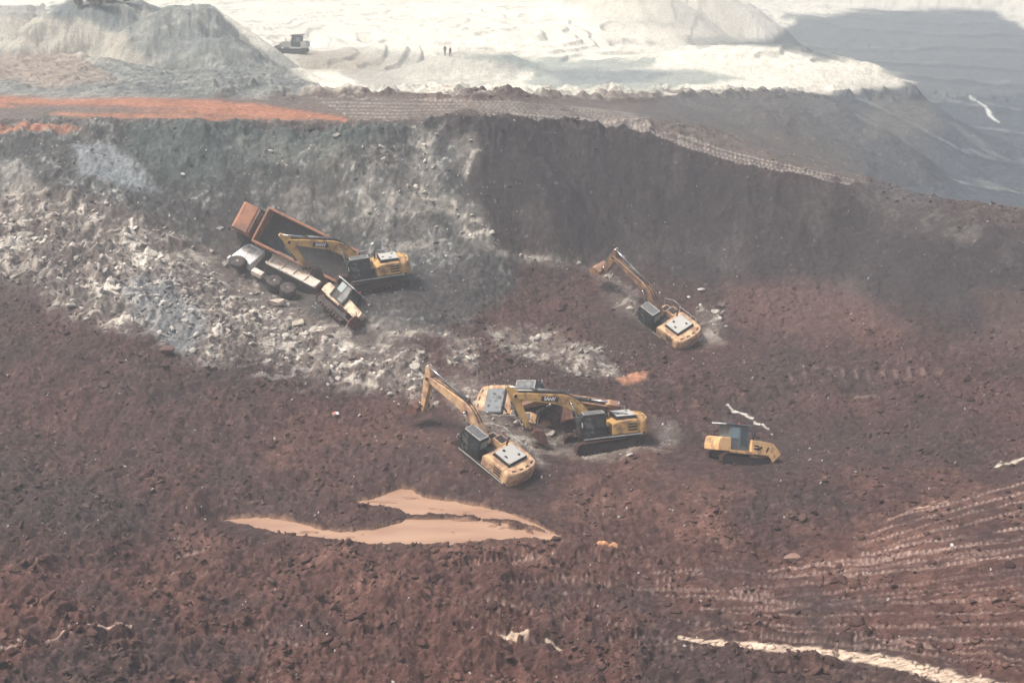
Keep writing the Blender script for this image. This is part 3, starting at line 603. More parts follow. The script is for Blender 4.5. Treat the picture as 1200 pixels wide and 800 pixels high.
def excavator(key, label, b, a, g, body, arm_m, hood, tracks=True, swing=.1, sign=None, hoodw=.95, bucket_m=None):
    T = thing('excavator', label, 'excavator', key, 'excavators on the slipped ground')
    # undercarriage
    for y in (-1.3, 1.3): track_asm(T, y, 4.9, .47, .45, .6, swing)
    R = Matrix.Rotation(swing, 3, 'Z')
    u = MB(); u.box((0,0,.62), (1.9,2.1,.42), R, .05)
    for sx in (-1, 1):
        for sy in (-1, 1): u.box(R @ Vector((sx*1.0, sy*.75, .6)), (.9,.5,.32), R @ Matrix.Rotation(sx*sy*.5, 3, 'Z'))
    u.build('undercarriage', M_DARK, T)
    u = MB(); u.cyl((0,0,.8), (0,0,1.05), .75, seg=28); u.build('slew_ring', M_DARK, T)
    # platform
    p = MB(); p.box((-.75,0,1.15), (4.6,2.9,.2), None, .03); p.box((1.2,0,1.18), (1.0,.9,.3), None, .03); p.build('platform', M_DARK, T)
    s_ = MB()
    for y in (-1.46, 1.46): s_.box((-.6, y, 1.15), (4.5,.03,.09))
    s_.build('side_strip', M_TRIM, T)
    # counterweight: rounded back
    pts = []
    for i in range(13):
        t = -math.pi/2+math.pi*i/12; pts.append((-2.65-.88*abs(math.cos(t))**.55, 1.47*math.sin(t)))
    cw = MB(); bm = cw.bm
    prof = [(0.96,1.0),(1.0,1.12),(1.0,1.95),(.975,2.1),(.90,2.2)]
    rings = [[bm.verts.new((-2.65+(x+2.65)*k+0*.0, y*(k if k < 1 else 1), z)) for x, y in pts] for k, z in prof]
    for r0, r1 in zip(rings[:-1], rings[1:]):
        for i in range(len(pts)-1): bm.faces.new((r0[i], r0[i+1], r1[i+1], r1[i])).smooth = True
        bm.faces.new((r0[-1], r0[0], r1[0], r1[-1]))
    bm.faces.new(rings[0]); bm.faces.new(rings[-1][::-1]); bmesh.ops.recalc_face_normals(bm, faces=bm.faces[:])
    c = cw.build('counterweight', body, T)
    for k in range(4): v = MB(); v.box((-3.22+.12*(abs(k-1.5) > 1), -.9+.6*k, 2.12+.06), (.14,.32,.06), Matrix.Rotation((k-1.5)*-.22, 3, 'Z')); v.build('lifting_slot', M_BLACK, c)
    for y in (-.95, .95): l = MB(); l.box((-3.5+.09, y, 1.55), (.05,.22,.1)); l.build('tail_lamp', M_RED, c)
    # engine cover
    e = MB(); e.prism([(-2.66,1.25),(-2.66,2.12),(-2.5,2.2),(-.95,2.2),(-.55,2.0),(-.55,1.25)], -1.44, 1.44, .05)
    eo = e.build('engine_cover', body, T)
    tp = MB(); tp.prism([(-2.62,2.195),(-2.55,2.42),(-1.08,2.45),(-.98,2.195)], -hoodw, hoodw, .04); to = tp.build('top_panel', M_BLACK if hood is not M_GPANEL else M_GPANEL, eo)
    tp = MB(); tp.box((-1.82,0,2.455), (1.46,2*hoodw-.12,.03), Matrix.Rotation(-.02, 3, 'Y'), .01); tp.build('top_plate', hood, to)
    for cx_, cy_, cr_ in ((-1.35,.2,.12), (-2.2,-.45,.1)): tp = MB(); tp.cyl((cx_,cy_,2.45), (cx_,cy_,2.5), cr_, seg=12); tp.build('cap', M_BLACK, to)
    tp = MB(); tp.box((-1.9,.55,2.48), (.25,.12,.04)); tp.build('latch', M_BLACK, to)
    for sy in (-1, 1):
        for (x0, x1, z0, z1) in ((-2.45,-1.75,1.88,1.99), (-2.45,-1.75,1.66,1.8), (-2.45,-1.75,1.45,1.56)):
            gr = MB(); gr.box(((x0+x1)/2, sy*1.445, (z0+z1)/2), (x1-x0,.03,z1-z0)); 
            gr.build('grille', M_BLACK, eo)
        dd = MB(); dd.box((-1.15, sy*1.446, 1.7), (.95,.025,.72), None, .008); dd.build('side_door', body, eo)
    ex = MB(); ex.cyl((-.8,-.75,2.1), (-.8,-.75,2.75), .07); ex.cyl((-.8,-.75,2.75), (-.9,-.75,2.9), .07); ex.build('exhaust_pipe', M_BLACK, T)
    # right hand tank and step
    f = MB(); f.prism([(-.5,1.25),(-.5,2.05),(.35,2.05),(.55,1.75),(1.05,1.7),(1.4,1.4),(1.4,1.25)], -1.44, -.6, .05); fo = f.build('fuel_tank', body, T)
    f = MB(); f.box((-.05,-1.0,2.065), (.7,.66,.025)); f.box((.8,-1.0,1.75), (.4,.6,.02)); f.build('anti_slip_plate', M_BLACK, fo)
    hr = MB()
    hr.path([(1.35,-1.4,1.45),(1.35,-1.4,2.3),(.35,-1.4,2.75),(-.45,-1.4,2.75),(-.45,-1.4,2.05)], .022); hr.build('handrail', M_TRIM, T); hr = MB()
    hr.path([(-.55,-1.35,2.2),(-.55,-1.35,2.65),(-2.4,-1.35,2.65),(-2.4,-1.35,2.2)], .02); hr.build('handrail', M_TRIM, T)
    # middle deck between cab and tank: hoses and valves
    h = MB(); h.box((-.2,.0,1.45), (.9,.9,.4), None, .04)
    for k in range(6): h.path([(-.1+.1*k,-.35+.12*k,1.6),(.2,-.2+.08*k,1.9),(.55,-.1+.05*k,1.75)], .035, 6)
    h.build('valve_block', M_BLACK, T)
    # cab
    cb = MB(); prof = [(-.1,1.22),(-.1,2.86),(.1,2.93),(1.55,2.93),(1.78,2.6),(1.82,1.75),(1.6,1.22)]
    cb.prism(prof, .5, 1.44, .05); co = cb.build('cab', M_BLACK, T)
    r_ = MB(); r_.box((.75,.97,2.955), (1.6,.9,.05), None, .02); ro = r_.build('cab_roof', M_ROOF, co)
    r_ = MB()
    for y in (.56, 1.38): r_.box((.75, y, 2.995), (1.5,.05,.04))
    for x in (.0, 1.5): r_.box((x, .97, 2.995), (.05,.82,.04))
    r_.build('roof_rail', M_TRIM, ro)
    r_ = MB(); r_.box((.8,.97,2.985), (.8,.55,.03)); r_.build('roof_hatch', M_GPANEL, ro)
    for prof, y in (([(.85,1.85),(.85,2.72),(1.48,2.72),(1.66,2.5),(1.7,1.85)], 1.445), ([(.0,1.95),(.0,2.72),(.75,2.72),(.75,1.95)], 1.445), ([(.85,1.4),(.85,1.75),(1.66,1.75),(1.55,1.4)], 1.445), ([(.0,1.85),(.0,2.72),(1.48,2.72),(1.66,2.5),(1.7,1.85)], .475)):
        wn_ = MB(); wn_.prism(prof, y, y+.02); wn_.build('window', M_GLASS, co)
    wn_ = MB(); wn_.prism([(1.78,1.75),(1.85,1.75),(1.81,2.58),(1.6,2.88),(1.57,2.86),(1.75,2.6)], .58, 1.36); wn_.build('windscreen', M_GLASS, co)
    wn_ = MB(); wn_.box((-.115,.97,2.45), (.02,.7,.6)); wn_.build('window', M_GLASSL, co)
    mr = MB(); mr.path([(1.6,1.42,2.2),(1.75,1.62,2.3)], .02); mr.box((1.76,1.66,2.3), (.05,.2,.34), None, .01); mr.build('mirror', M_TRIM, co)
    st = MB(); st.box((.6,1.5,.95), (.5,.12,.04)); st.box((.6,1.5,.7), (.4,.1,.04)); st.build('step', M_DARK, T)
    # boom
    Fp = Vector((.35,.05,1.75)); bd = Vector((math.cos(b),0,math.sin(b))); bn = Vector((-math.sin(b),0,math.cos(b)))
    Bp = Fp+2.5*bd+1.15*bn; Tp = Fp+6.6*bd
    A0 = Fp.lerp(Bp,.55); B0 = Bp.lerp(Tp,.30); cl = [(Fp,.24),(Fp.lerp(Bp,.28),.30)]
    for i in range(7):
        t = i/6; cl.append((A0*(1-t)**2+Bp*2*t*(1-t)+B0*t*t, .36+.10*math.sin(math.pi*t)))
    cl += [(Bp.lerp(Tp,.55),.32),(Bp.lerp(Tp,.8),.26),(Tp,.2)]
    up_, lo_ = [], []
    for i, (p_, th) in enumerate(cl):
        d = (cl[min(i+1,len(cl)-1)][0]-cl[max(i-1,0)][0]).normalized(); n_ = Vector((-d.z,0,d.x)); up_.append(p_+n_*th); lo_.append(p_-n_*th)
    dt = (Tp-Bp).normalized(); end_ = [Tp+dt*.16+Vector((-dt.z,0,dt.x))*.14, Tp+dt*.16-Vector((-dt.z,0,dt.x))*.14]
    prof = [(v_.x, v_.z) for v_ in up_+end_+lo_[::-1]]
    bo = MB(); bo.prism(prof, Fp.y-.29, Fp.y+.29, .03); boom = bo.build('boom', arm_m, T)
    for P_ in (Fp, Tp, cl[5][0]): pn = MB(); pn.cyl(P_+Vector((0,-.36,0)), P_+Vector((0,.36,0)), .12, seg=14); pn.build('pivot_pin', M_DARK, boom)
    hz = MB()
    for k in (-.12, .12): hz.path([tuple(up_[i]+Vector((0,k,.05))) for i in range(2, len(up_))], .03, 6)
    hz.build('hydraulic_hose', M_BLACK, boom)
    if sign:
        mid = Bp.lerp(Tp,.40); ang = math.atan2(Tp.z-Bp.z, Tp.x-Bp.x)
        for sy in (1, -1):
            pl = MB(); pl.box(mid+Vector((0, sy*.298, -.02)), (1.25,.015,.36), Matrix.Rotation(-ang, 3, 'Y')); pl.build('name_plate', M_BLACK, boom)
            if sy > 0: lettering(boom, sign, mid+Vector((0,.312,-.02)), Euler((math.pi/2,0,0)).to_matrix().to_4x4() and (Matrix.Rotation(-ang,3,'Y') @ Matrix.Rotation(math.pi,3,'Z') @ Matrix.Rotation(math.pi/2,3,'X')).to_euler(), .34, M_WHITE)
            else: lettering(boom, sign, mid+Vector((0,-.312,-.02)), (Matrix.Rotation(-ang,3,'Y') @ Matrix.Rotation(math.pi/2,3,'X')).to_euler(), .34, M_WHITE)
    for y in (-.42, .50): cylinder(T, 'boom_cylinder', (1.35, y, 1.3), Vector((cl[5][0].x, y, cl[5][0].z)), .11, .42)
    # arm
    ad = Vector((math.cos(a),0,math.sin(a))); an = Vector((-math.sin(a),0,math.cos(a)))   # an points to the machine's upper side when the arm hangs
    back = Tp-ad*.85+an*.28; E_ = Tp+3.0*ad
    if (Vector((0,0,1)).dot(an) < -.2) and False: an = -an
    prof = [back+an*.16, back-ad*.1, back-an*.14, Tp-ad*.35-an*.26, Tp-an*.28, Tp+ad*.9-an*.24, E_-an*.15, E_+ad*.12, E_+an*.15, Tp+ad*1.1+an*.32, Tp+ad*.15+an*.42, Tp-ad*.35+an*.38]
    am = MB(); am.prism([(v_.x, v_.z) for v_ in prof], Fp.y-.22, Fp.y+.22, .03); arm = am.build('arm', arm_m, T)
    cylinder(T, 'arm_cylinder', up_[6]+Vector((0,0,.16)), back+Vector((0,Fp.y,0)), .12, .45)
    # bucket and linkage
    gd = Vector((math.cos(g),0,math.sin(g))); gn = Vector((-math.sin(g),0,math.cos(g)))
    sgn = 1 if (gd.x*ad.z-gd.z*ad.x) < 0 else -1    # which way the bucket curls
    gn = gn*(-sgn)
    out = [E_+gn*.0, E_+gd*.0+gn*-.35, E_+gd*.45+gn*-.62, E_+gd*.95+gn*-.55, E_+gd*1.35+gn*-.2, E_+gd*1.5+gn*.12]
    inn = [E_+gd*1.42+gn*.12, E_+gd*1.27+gn*-.15, E_+gd*.92+gn*-.45, E_+gd*.48+gn*-.52, E_+gd*.08+gn*-.27, E_+gd*.05]
    bk = MB(); bk.prism([(v_.x, v_.z) for v_ in out+inn], Fp.y-.68, Fp.y+.68)
    side = [E_+gd*.02, E_+gd*.0+gn*-.35, E_+gd*.45+gn*-.62, E_+gd*.95+gn*-.55, E_+gd*1.35+gn*-.2, E_+gd*1.45+gn*.1, E_+gd*.5+gn*.14]
    for y in (-.69, .65): bk.prism([(v_.x, v_.z) for v_ in side], Fp.y+y, Fp.y+y+.04)
    bo_ = bk.build('bucket', bucket_m or M_RUST, T)
    for k in range(5):
        th = MB(); c_ = E_+gd*1.56+gn*.16+Vector((0,Fp.y-.6+.3*k,0)); th.prism([(c_.x-.08*gd.x+.05*gn.x, c_.z-.08*gd.z+.05*gn.z), (c_.x+.16*gd.x+.04*gn.x, c_.z+.16*gd.z+.04*gn.z), (c_.x-.08*gd.x-.05*gn.x, c_.z-.08*gd.z-.05*gn.z)], c_.y-.05, c_.y+.05); th.build('tooth', M_DARK, bo_)
    fr = an if an.dot(bd) > 0 else -an
    lk = E_-ad*.45+fr*.38
    li = MB()
    for y in (-.27, .27): li.path([tuple(E_-ad*.45+Vector((0,y,0))), tuple(lk+Vector((0,y,0))), tuple(E_+gd*.05-gn*.3+Vector((0,y,0)))], .06, 8)
    li.build('bucket_linkage', M_DARK, T)
    cylinder(T, 'bucket_cylinder', Tp+ad*.35+fr*.45+Vector((0,Fp.y,0)), lk+Vector((0,Fp.y,0)), .09, .4)
    return T

def dump_truck(key, label, L, cab_m, bed_m, bin_m, orange=False):
    T = thing('dump_truck', label, 'dump truck', key)
    rear = 1.6-L; ax = (3.0,) ; rx = (-1.0, -2.45) if L < 7 else (-3.6, -5.1)
    ch = MB()
    for y in (-.42, .42): ch.box(((3.9+rear+.5)/2, y, 1.12), (3.9-rear-.5,.12,.34))
    for x in np.arange(rear+.8, 3.8, 1.0): ch.box((x, 0, 1.12), (.12,.84,.22))
    cho = ch.build('chassis', M_UNDER, T)
    for x in ax+rx: 
        s_ = MB(); s_.cyl((x,-1.15,.68), (x,1.15,.68), .13, seg=12)
        if x < 2: s_.cyl((x,-.05,.68), (x,.05,.68), .34, seg=18)
        for y in (-.62, .62): s_.prism([(x-.65,.95),(x,.78),(x+.65,.95),(x+.65,1.02),(x,.9),(x-.65,1.02)], y-.07, y+.07)
        s_.build('axle', M_UNDER, T)
    ds = MB(); ds.cyl((1.5,0,.95), (rx[0],0,.72), .08); ds.box((2.4,0,.9), (1.5,.7,.6), None, .06); ds.cyl((-.2+1.6,.0,.95),(.6,0,.95),.22); ds.build('drive_shaft', M_UNDER, T)
    ft = MB(); ft.box((1.0,1.05,.95), (1.1,.5,.55), None, .08); ft.build('fuel_tank', M_TAN if not orange else M_ORG, T)
    ft = MB()
    for k in range(3): ft.cyl((.5+.45*k,-.8,.95), (.5+.45*k,-1.3,.95), .19, seg=14)
    ft.build('air_tank', M_UNDER, T)
    def wheel(x, y, sg, w=.42):
        t = MB(); r = .68
        t.lathe([(.40,.0),(.60,.0),(.66,.04),(.68,.1),(.68,w-.1),(.66,w-.04),(.60,w),(.40,w)], y, sg, 32, x, r)
        for i in range(24):
            q = 2*math.pi*i/24
            for s2 in (.12, w-.12): t.box((x+.69*math.cos(q), y+sg*s2, r+.69*math.sin(q)), (.05,.16,.09), Matrix.Rotation(-q, 3, 'Y') @ Matrix.Rotation(.35*(1 if s2 < .2 else -1), 3, 'X'))
        o = t.build('wheel', M_TYRE, T)
        h = MB(); h.lathe([(.41,w-.16),(.41,w-.02),(.37,w-.03),(.33,w-.12),(.17,w-.14),(.15,w-.02),(.1,w+.01)], y, sg, 24, x, r); h.build('rim', M_RIM, o)
        h = MB()
        for i in range(10):
            q = 2*math.pi*i/10; h.cyl((x+.25*math.cos(q), y+sg*(w-.14), r+.25*math.sin(q)), (x+.25*math.cos(q), y+sg*(w-.08), r+.25*math.sin(q)), .028, seg=6)
        h.build('wheel_nut', M_DARK, o)
    for x in ax:
        for s2 in (1, -1): wheel(x, s2*1.2, s2)
    for x in rx:
        for s2 in (1, -1): wheel(x, s2*1.2, s2); wheel(x, s2*.72, s2)
    # cab
    cx_ = 2.4 if orange else 2.1; cb = MB(); cb.prism([(cx_,1.25),(cx_,3.42),(cx_+.1,3.5),(3.7,3.5),(3.95,3.2),(4.05,2.2),(4.08,1.25),(3.75,1.2),(3.55,1.5),(2.5,1.5),(2.45,1.25)], -1.25, 1.25, .06); co = cb.build('cab', cab_m, T)
    g = MB(); g.prism([(4.04,2.35),(4.07,2.35),(3.97,3.25),(3.95,3.25)], -1.1, 1.1); g.build('windscreen', M_GLASS, co)
    for sy in (1, -1):
        g = MB(); y0 = 1.252*sy; g.prism([(2.75,2.35),(2.75,3.2),(3.75,3.2),(3.88,2.35)], min(y0, y0+.015*sy), max(y0, y0+.015*sy)); g.build('window', M_GLASS if orange else M_TRIM, co)
        g = MB(); g.prism([(2.65,1.6),(2.65,2.28),(3.9,2.28),(3.92,1.6)], min(y0, y0+.012*sy), max(y0, y0+.012*sy)); g.box((2.8,sy*1.28,2.15),(.18,.04,.05)); g.build('door', cab_m, co)
        g = MB(); g.path([(3.9,sy*1.25,3.1),(4.1,sy*1.5,3.1),(4.1,sy*1.5,2.4)], .025); g.box((4.08,sy*1.5,2.75), (.08,.2,.5), None, .02); g.build('mirror', M_BLACK, co)
        g = MB(); a_ = [(3.0+.83*math.cos(t), .68+.83*math.sin(t)) for t in np.linspace(.1, math.pi-.1, 12)]; b_ = [(3.0+.75*math.cos(t), .68+.75*math.sin(t)) for t in np.linspace(math.pi-.1, .1, 12)]
        g.prism(a_+b_, *(sorted((sy*.85, sy*1.4)))); g.build('mudguard', M_BLACK, T)
    g = MB(); g.box((4.12,0,.95), (.2,2.5,.42), None, .05); g.build('bumper', cab_m, T)
    for sy in (1, -1): g = MB(); g.box((4.235, sy*.95, 1.0), (.04,.35,.2)); g.build('headlight', M_TRIM, T)
    g = MB()
    for k in range(4): g.box((4.1, 0, 1.45+.17*k), (.03,1.6,.08))
    g.build('grille', M_BLACK, co)
    if orange:
        g = MB(); g.path([(2.25,-1.1,3.52),(2.25,-1.1,3.62),(2.25,1.1,3.62),(2.25,1.1,3.52)], .03); g.build('roof_rail', M_TRIM, co)
    ai = MB(); ai.cyl((1.85,-.9,1.2), (1.85,-.9,3.3), .13); ai.box((1.85,-.2,1.9), (.25,1.2,1.1), None, .03); ai.build('air_intake', M_DARK, T)
    # open bed
    t_ = .09; f0, f1 = (1.45, 1.62) if orange else (.85, 1.05); zb, zt = 1.95, 3.72
    sides = MB()
    for sy in (1, -1):
        y1 = sy*1.6; sides.prism([(f0,zb),(f1,zt),(rear,zt),(rear,zb+.1)], *(sorted((y1, y1-sy*t_))))
    sides.prism([(f0,zb),(f1,zt),(f1-t_,zt),(f0-t_,zb)], -1.51, 1.51)
    bo = sides.build('bed', bed_m, T)
    fl = MB(); fl.prism([(f0,zb-.1),(f0,zb),(rear,zb+.1),(rear,zb)], -1.6+.003, 1.6-.003); fl.build('bed_floor', bin_m, bo)
    ln = MB()
    for sy in (1, -1): ln.prism([(f0-.12,zb+.04),(f1-.16,zt-.1),(rear+.02,zt-.1),(rear+.02,zb+.12)], *(sorted((sy*1.508, sy*1.50))))
    ln.build('bed_lining', bin_m, bo)
    rb = MB()
    for sy in (1, -1):
        rb.box(((f1+rear)/2, sy*1.64, zt+.02), (f1-rear,.2,.16), None, .03)
        rb.box(((f1+rear)/2, sy*1.63, zb+.12), (f1-rear-.1,.12,.14))
        n = max(4, int(L/1.3))
        for i in range(n+1):
            x = f0-.15+(rear+.12-(f0-.15))*i/n; rb.box((x, sy*1.64, (zb+zt)/2), (.13,.1,zt-zb-.1))
        if not orange: rb.box(((f1+rear)/2, sy*1.62, (zb+zt)/2+.1), (f1-rear-.1,.06,.1))
    rb.box((f1-.04, 0, zt+.02), (.16,3.2,.16), None, .03); rb.build('bed_rib', bed_m, bo)
    if not orange: gd = MB(); gd.prism([(f1-.02,zt-.05),(f1+.5,zt+.05),(f1+.5,zt+.12),(f1-.02,zt+.06)], -1.2, 1.2); gd.build('rock_guard', bed_m, bo)
    tg = MB(); tg.box((rear-.06,0,(zb+zt)/2+.05), (.09,3.3,zt-zb+.1), None, .02)
    for y in (-1.1,-.4,.4,1.1): tg.box((rear-.13, y, (zb+zt)/2), (.07,.12,zt-zb-.1))
    tg.build('tailgate', M_RUST if not orange else bed_m, bo)
    hy = MB(); hy.cyl((.9,0,1.2), (1.2,0,1.9), .14); hy.build('hoist', M_HOSE, T)
    return T

def bulldozer(key, label, body, roof_m, glass, nose=True, blade=True, group=None, loc=None, marks=False):
    T = thing('bulldozer', label, 'bulldozer', key)
    for y in (-1.0, 1.0): track_asm(T, y, 3.9, .46, .44, .55, 0, .2)
    h = MB(); h.box((-.1,0,.8), (3.4,1.4,.5), None, .04); h.build('chassis', M_DARK, T)
    h = MB(); h.prism([(.35,1.0),(.35,1.98),(2.3,1.82),(2.45,1.7),(2.45,1.0)], -.52, .52, .04); ho = h.build('engine_cover', M_DARK if nose else body, T)
    if nose:
        for sy in (1, -1):
            s_ = MB(); s_.prism([(.4,.62),(.4,1.95),(1.6,1.92),(2.2,1.82),(2.85,1.25),(2.85,1.1),(2.3,.5),(1.1,.42)], *(sorted((sy*.56, sy*1.02))), .05); so = s_.build('side_cover', body, T)
            if marks:
                d_ = MB(); y = sy*1.026
                d_.prism([(.55,1.62),(1.0,1.60),(1.05,1.5),(.62,1.52)], y-.008, y+.008); d_.prism([(.6,1.40),(.95,1.42),(1.25,1.58),(1.3,1.48),(1.0,1.28),(.62,1.3)], y-.008, y+.008); d_.prism([(1.6,1.2),(1.72,1.2),(1.85,1.55),(1.73,1.55)], y-.008, y+.008); d_.build('side_marking', M_BLACK, so)
    l_ = MB()
    for k in range(4): l_.box((.8+.4*k,.0,1.95-.035*k), (.25,.7,.04))
    l_.build('vent', M_BLACK, ho)
    e = MB(); e.cyl((1.3,.3,1.9), (1.3,.3,2.5), .06); e.build('exhaust_pipe', M_DARK, T)
    f = MB(); f.prism([(-2.25,1.0),(-2.3,1.35),(-2.2,1.85),(-2.0,1.98),(-1.25,1.98),(-1.2,1.0)], -1.0, 1.0, .07); fo = f.build('fuel_tank', body, T)
    if marks: f = MB(); f.box((-1.7,1.005,1.6), (.7,.01,.1)); f.build('stripe', M_ORG, fo)
    for sy in (1, -1):
        f = MB(); f.box((-.4, sy*.98, 1.08), (1.9,.5,.12), None, .03); f.box((-.4, sy*1.22, .98), (1.9,.04,.1)); f.build('mudguard', body, T)
    c = MB(); c.prism([(-1.15,1.15),(-1.3,2.85),(.15,2.85),(.42,1.9),(.35,1.15)], -.78, .78, .04); co = c.build('cab', M_GPANEL if glass is M_GLASSL else M_BLACK, T)
    r_ = MB(); r_.box((-.6,0,2.92), (2.1,1.75,.1), Matrix.Rotation(.02, 3, 'Y'), .04); ro = r_.build('cab_roof', roof_m, co)
    r_ = MB(); r_.cyl((.1,.4,2.97), (.1,.4,3.1), .07); r_.build('beacon', M_RED, ro)
    r_ = MB(); r_.box((-1.75,0,2.9), (.4,1.5,.07), None, .02); r_.build('roof_visor', M_WHITE, ro)
    for sy in (1, -1):
        y = sy*.785
        for prof, gm in (([(-1.12,1.95),(-1.2,2.72),(-.5,2.72),(-.5,1.95)], M_GLASSL), ([(-.38,1.3),(-.38,2.72),(.05,2.72),(.28,1.9),(.22,1.3)], M_GLASS)):
            g = MB(); g.prism(prof, y-.012, y+.012); g.build('window', gm, co)
    g = MB(); g.box((-1.23,0,2.35), (.03,1.2,.7), Matrix.Rotation(-.09, 3, 'Y')); g.build('window', M_GLASSL, co)
    g = MB(); g.prism([(.21,2.68),(.40,1.95),(.43,1.95),(.24,2.68)], -.65, .65); g.build('windscreen', M_GLASS, co)
    if blade:
        b = MB(); fr = [(2.95,.15),(2.85,.5),(2.86,.9),(3.0,1.25),(3.06,1.25),(2.94,.9),(2.93,.5),(3.05,.12)]
        b.prism(fr, -1.75, 1.75)
        for y in (-1.2, -.4, .4, 1.2): b.box((2.82, y, .7), (.08,.12,.8))
        bo = b.build('blade', body if not blade == 'steel' else M_RUST, T)
        k = MB(); k.box((3.03,0,.1), (.05,3.5,.16)); k.build('cutting_edge', M_TRIM, bo)
        for sy in (1, -1):
            k = MB(); k.box((1.45, sy*1.42, .5), (2.9,.14,.2), None, .02); k.build('push_arm', M_DARK, T)
            cylinder(T, 'blade_cylinder', (1.9, sy*.45, 1.5), (2.85, sy*.6, .9), .07, .4)
    return T

# ------------------------------------------------------------------ machines
r_ = math.radians
excavator('A', 'yellow excavator reaching its boom over the open bed of the overturned orange dump truck', .504, -2.008, r_(-140), M_YEL, M_YEL, M_GHOOD, sign='SANY', bucket_m=M_DARK)
excavator('B', 'lone excavator sunk in dark mud highest on the right, boom raised, muddy arm', .460, -1.146, -.282+2*0, M_YELP, M_YELD, M_GHOOD, swing=.2, hoodw=.95, bucket_m=M_YELD)
excavator('C', 'faded excavator sunk to its deck, the nearest of the three at the pit bottom', .265, -1.587, -.502, M_YELP, M_YELP, M_GHOOD, swing=-.2)
excavator('D', 'level yellow excavator above pale rubble, black plate on its boom, next to two sunken ones', .461, -1.897, -2.388, M_YEL, M_YEL, M_GHOOD, sign='SANY')
excavator('E', 'excavator tipped sideways with blue-grey top panel, behind the two others at the pit bottom', -.004, -2.784, r_(-150), M_YELP, M_YELD, M_GPANEL, hoodw=1.0)
dump_truck('I', 'white-cabbed dump truck lying on its side with wheels and pale bed side showing', 5.9, M_WHITE, M_TAN, M_BIN)
dump_truck('H', 'orange dump truck tipped over with its dark open bed facing out', 8.8, M_ORG, M_ORG, M_BIN, orange=True)
bulldozer('F', 'yellow bulldozer with blue-grey cab standing alone on the mud right of the excavators', mat('bright_yellow_paint', (.84,.51,.23), .5, dirt=.4, dscale=1.6, dirt_col=(.3,.17,.11)), M_GPANEL, M_GLASSL, marks=True, blade=False)
bulldozer('G', 'wrecked bulldozer with pale tank tilted nose down behind the tailgate of the white dump truck', mat('bleached_cream_paint', (.80,.62,.42), .55, dirt=.5, dscale=1.8, dirt_col=(.3,.2,.15)), M_TRIM, M_GLASS, nose=False, blade='steel')
# far machines on the pale plateau
def place(key, px, py, yaw, s, dz=0):
    P_ = on_ground(px, py); MACH[key] = ((P_[0], P_[1], P_[2]+dz), (yaw, 0, 0), s)
place('J', 346, 63, math.pi-.12, 1.28)
bulldozer('J', 'dark far bulldozer standing beside grey heaps on the pale plateau', M_GHOOD, M_DARK, M_GLASS, nose=False, blade='steel')
place('K', 106, 5.5, math.pi, .62)
dump_truck('K', 'small grey truck parked on top of the left spoil heap at the picture edge', 5.9, M_GPANEL, M_GPANEL, M_BIN)
place('N', 137, 2.2, 0, .55)
dump_truck('N', 'small orange truck parked on top of the spoil heap right of the grey truck', 5.9, M_ORG, M_ORG, M_BIN, orange=True)

# ------------------------------------------------------------------ two people far off
def person(label, px, py, h, shirt, trousers, yaw, stride):
    P_ = on_ground(px, py)
    J = [((0,0,.93),.12),((0,0,1.18),.13),((0,0,1.42),.13),((0,0,1.52),.055),((0,.01,1.66),.095),((0,.01,1.74),.07),
         ((.1,0,.9),.09),((.12,stride,.5),.065),((.13,stride*.6,.08),.045),((.13,stride*.6+.14,.04),.035),
         ((-.1,0,.9),.09),((-.12,-stride*.4,.5),.065),((-.13,-stride*1.3,.08),.045),((-.13,-stride*1.3+.14,.04),.035),
         ((.2,0,1.42),.06),((.27,-.05,1.15),.045),((.26,.08,.9),.035),((.26,.12,.82),.03),
         ((-.2,0,1.42),.06),((-.27,.04,1.15),.045),((-.25,.14,.92),.035),((-.25,.17,.84),.03)]
    E_ = [(0,1),(1,2),(2,3),(3,4),(4,5),(0,6),(6,7),(7,8),(8,9),(0,10),(10,11),(11,12),(12,13),(2,14),(14,15),(15,16),(16,17),(2,18),(18,19),(19,20),(20,21)]
    me = bpy.data.meshes.new('person'); me.from_pydata([j[0] for j in J], E_, []); o = bpy.data.objects.new('person', me); COL.objects.link(o)
    md = o.modifiers.new('skin', 'SKIN'); sub = o.modifiers.new('sub', 'SUBSURF'); sub.levels = sub.render_levels = 2
    for i, (j, r) in enumerate(J): me.skin_vertices[0].data[i].radius = (r, r)
    me.skin_vertices[0].data[0].use_root = True
    bpy.context.view_layer.update()
    m2 = bpy.data.meshes.new_from_object(o.evaluated_get(bpy.context.evaluated_depsgraph_get())); o.modifiers.clear(); o.data = m2
    m2.materials.clear()
    for m_ in (mat('skin', (.3,.17,.11), .6), shirt, trousers, M_BLACK): m2.materials.append(m_)
    for p_ in m2.polygons:
        c_ = p_.center; p_.use_smooth = True
        p_.material_index = 3 if (c_.z > 1.7 or c_.z < .1) else 0 if (c_.z > 1.5 or (abs(c_.x) > .2 and c_.z < .95)) else 1 if c_.z > .93 else 2
    o.location = (P_[0], P_[1], P_[2]-.02); o.rotation_euler = (0, 0, yaw); o.scale = (h/1.78,)*3
    o['label'] = label; o['category'] = 'person'; o['group'] = 'people standing on the pale plateau'
SH1 = mat('dark_shirt', (.04,.045,.05), .8); TR1 = mat('dark_trousers', (.03,.03,.035), .8)
person('left of two far people in dark clothes standing on the pale plateau', 521.5, 65.5, 2.0, SH1, TR1, .4, .06)
person('right of two far people, slightly shorter, standing on the pale plateau', 527.7, 66.5, 1.85, SH1, TR1, 2.6, .1)

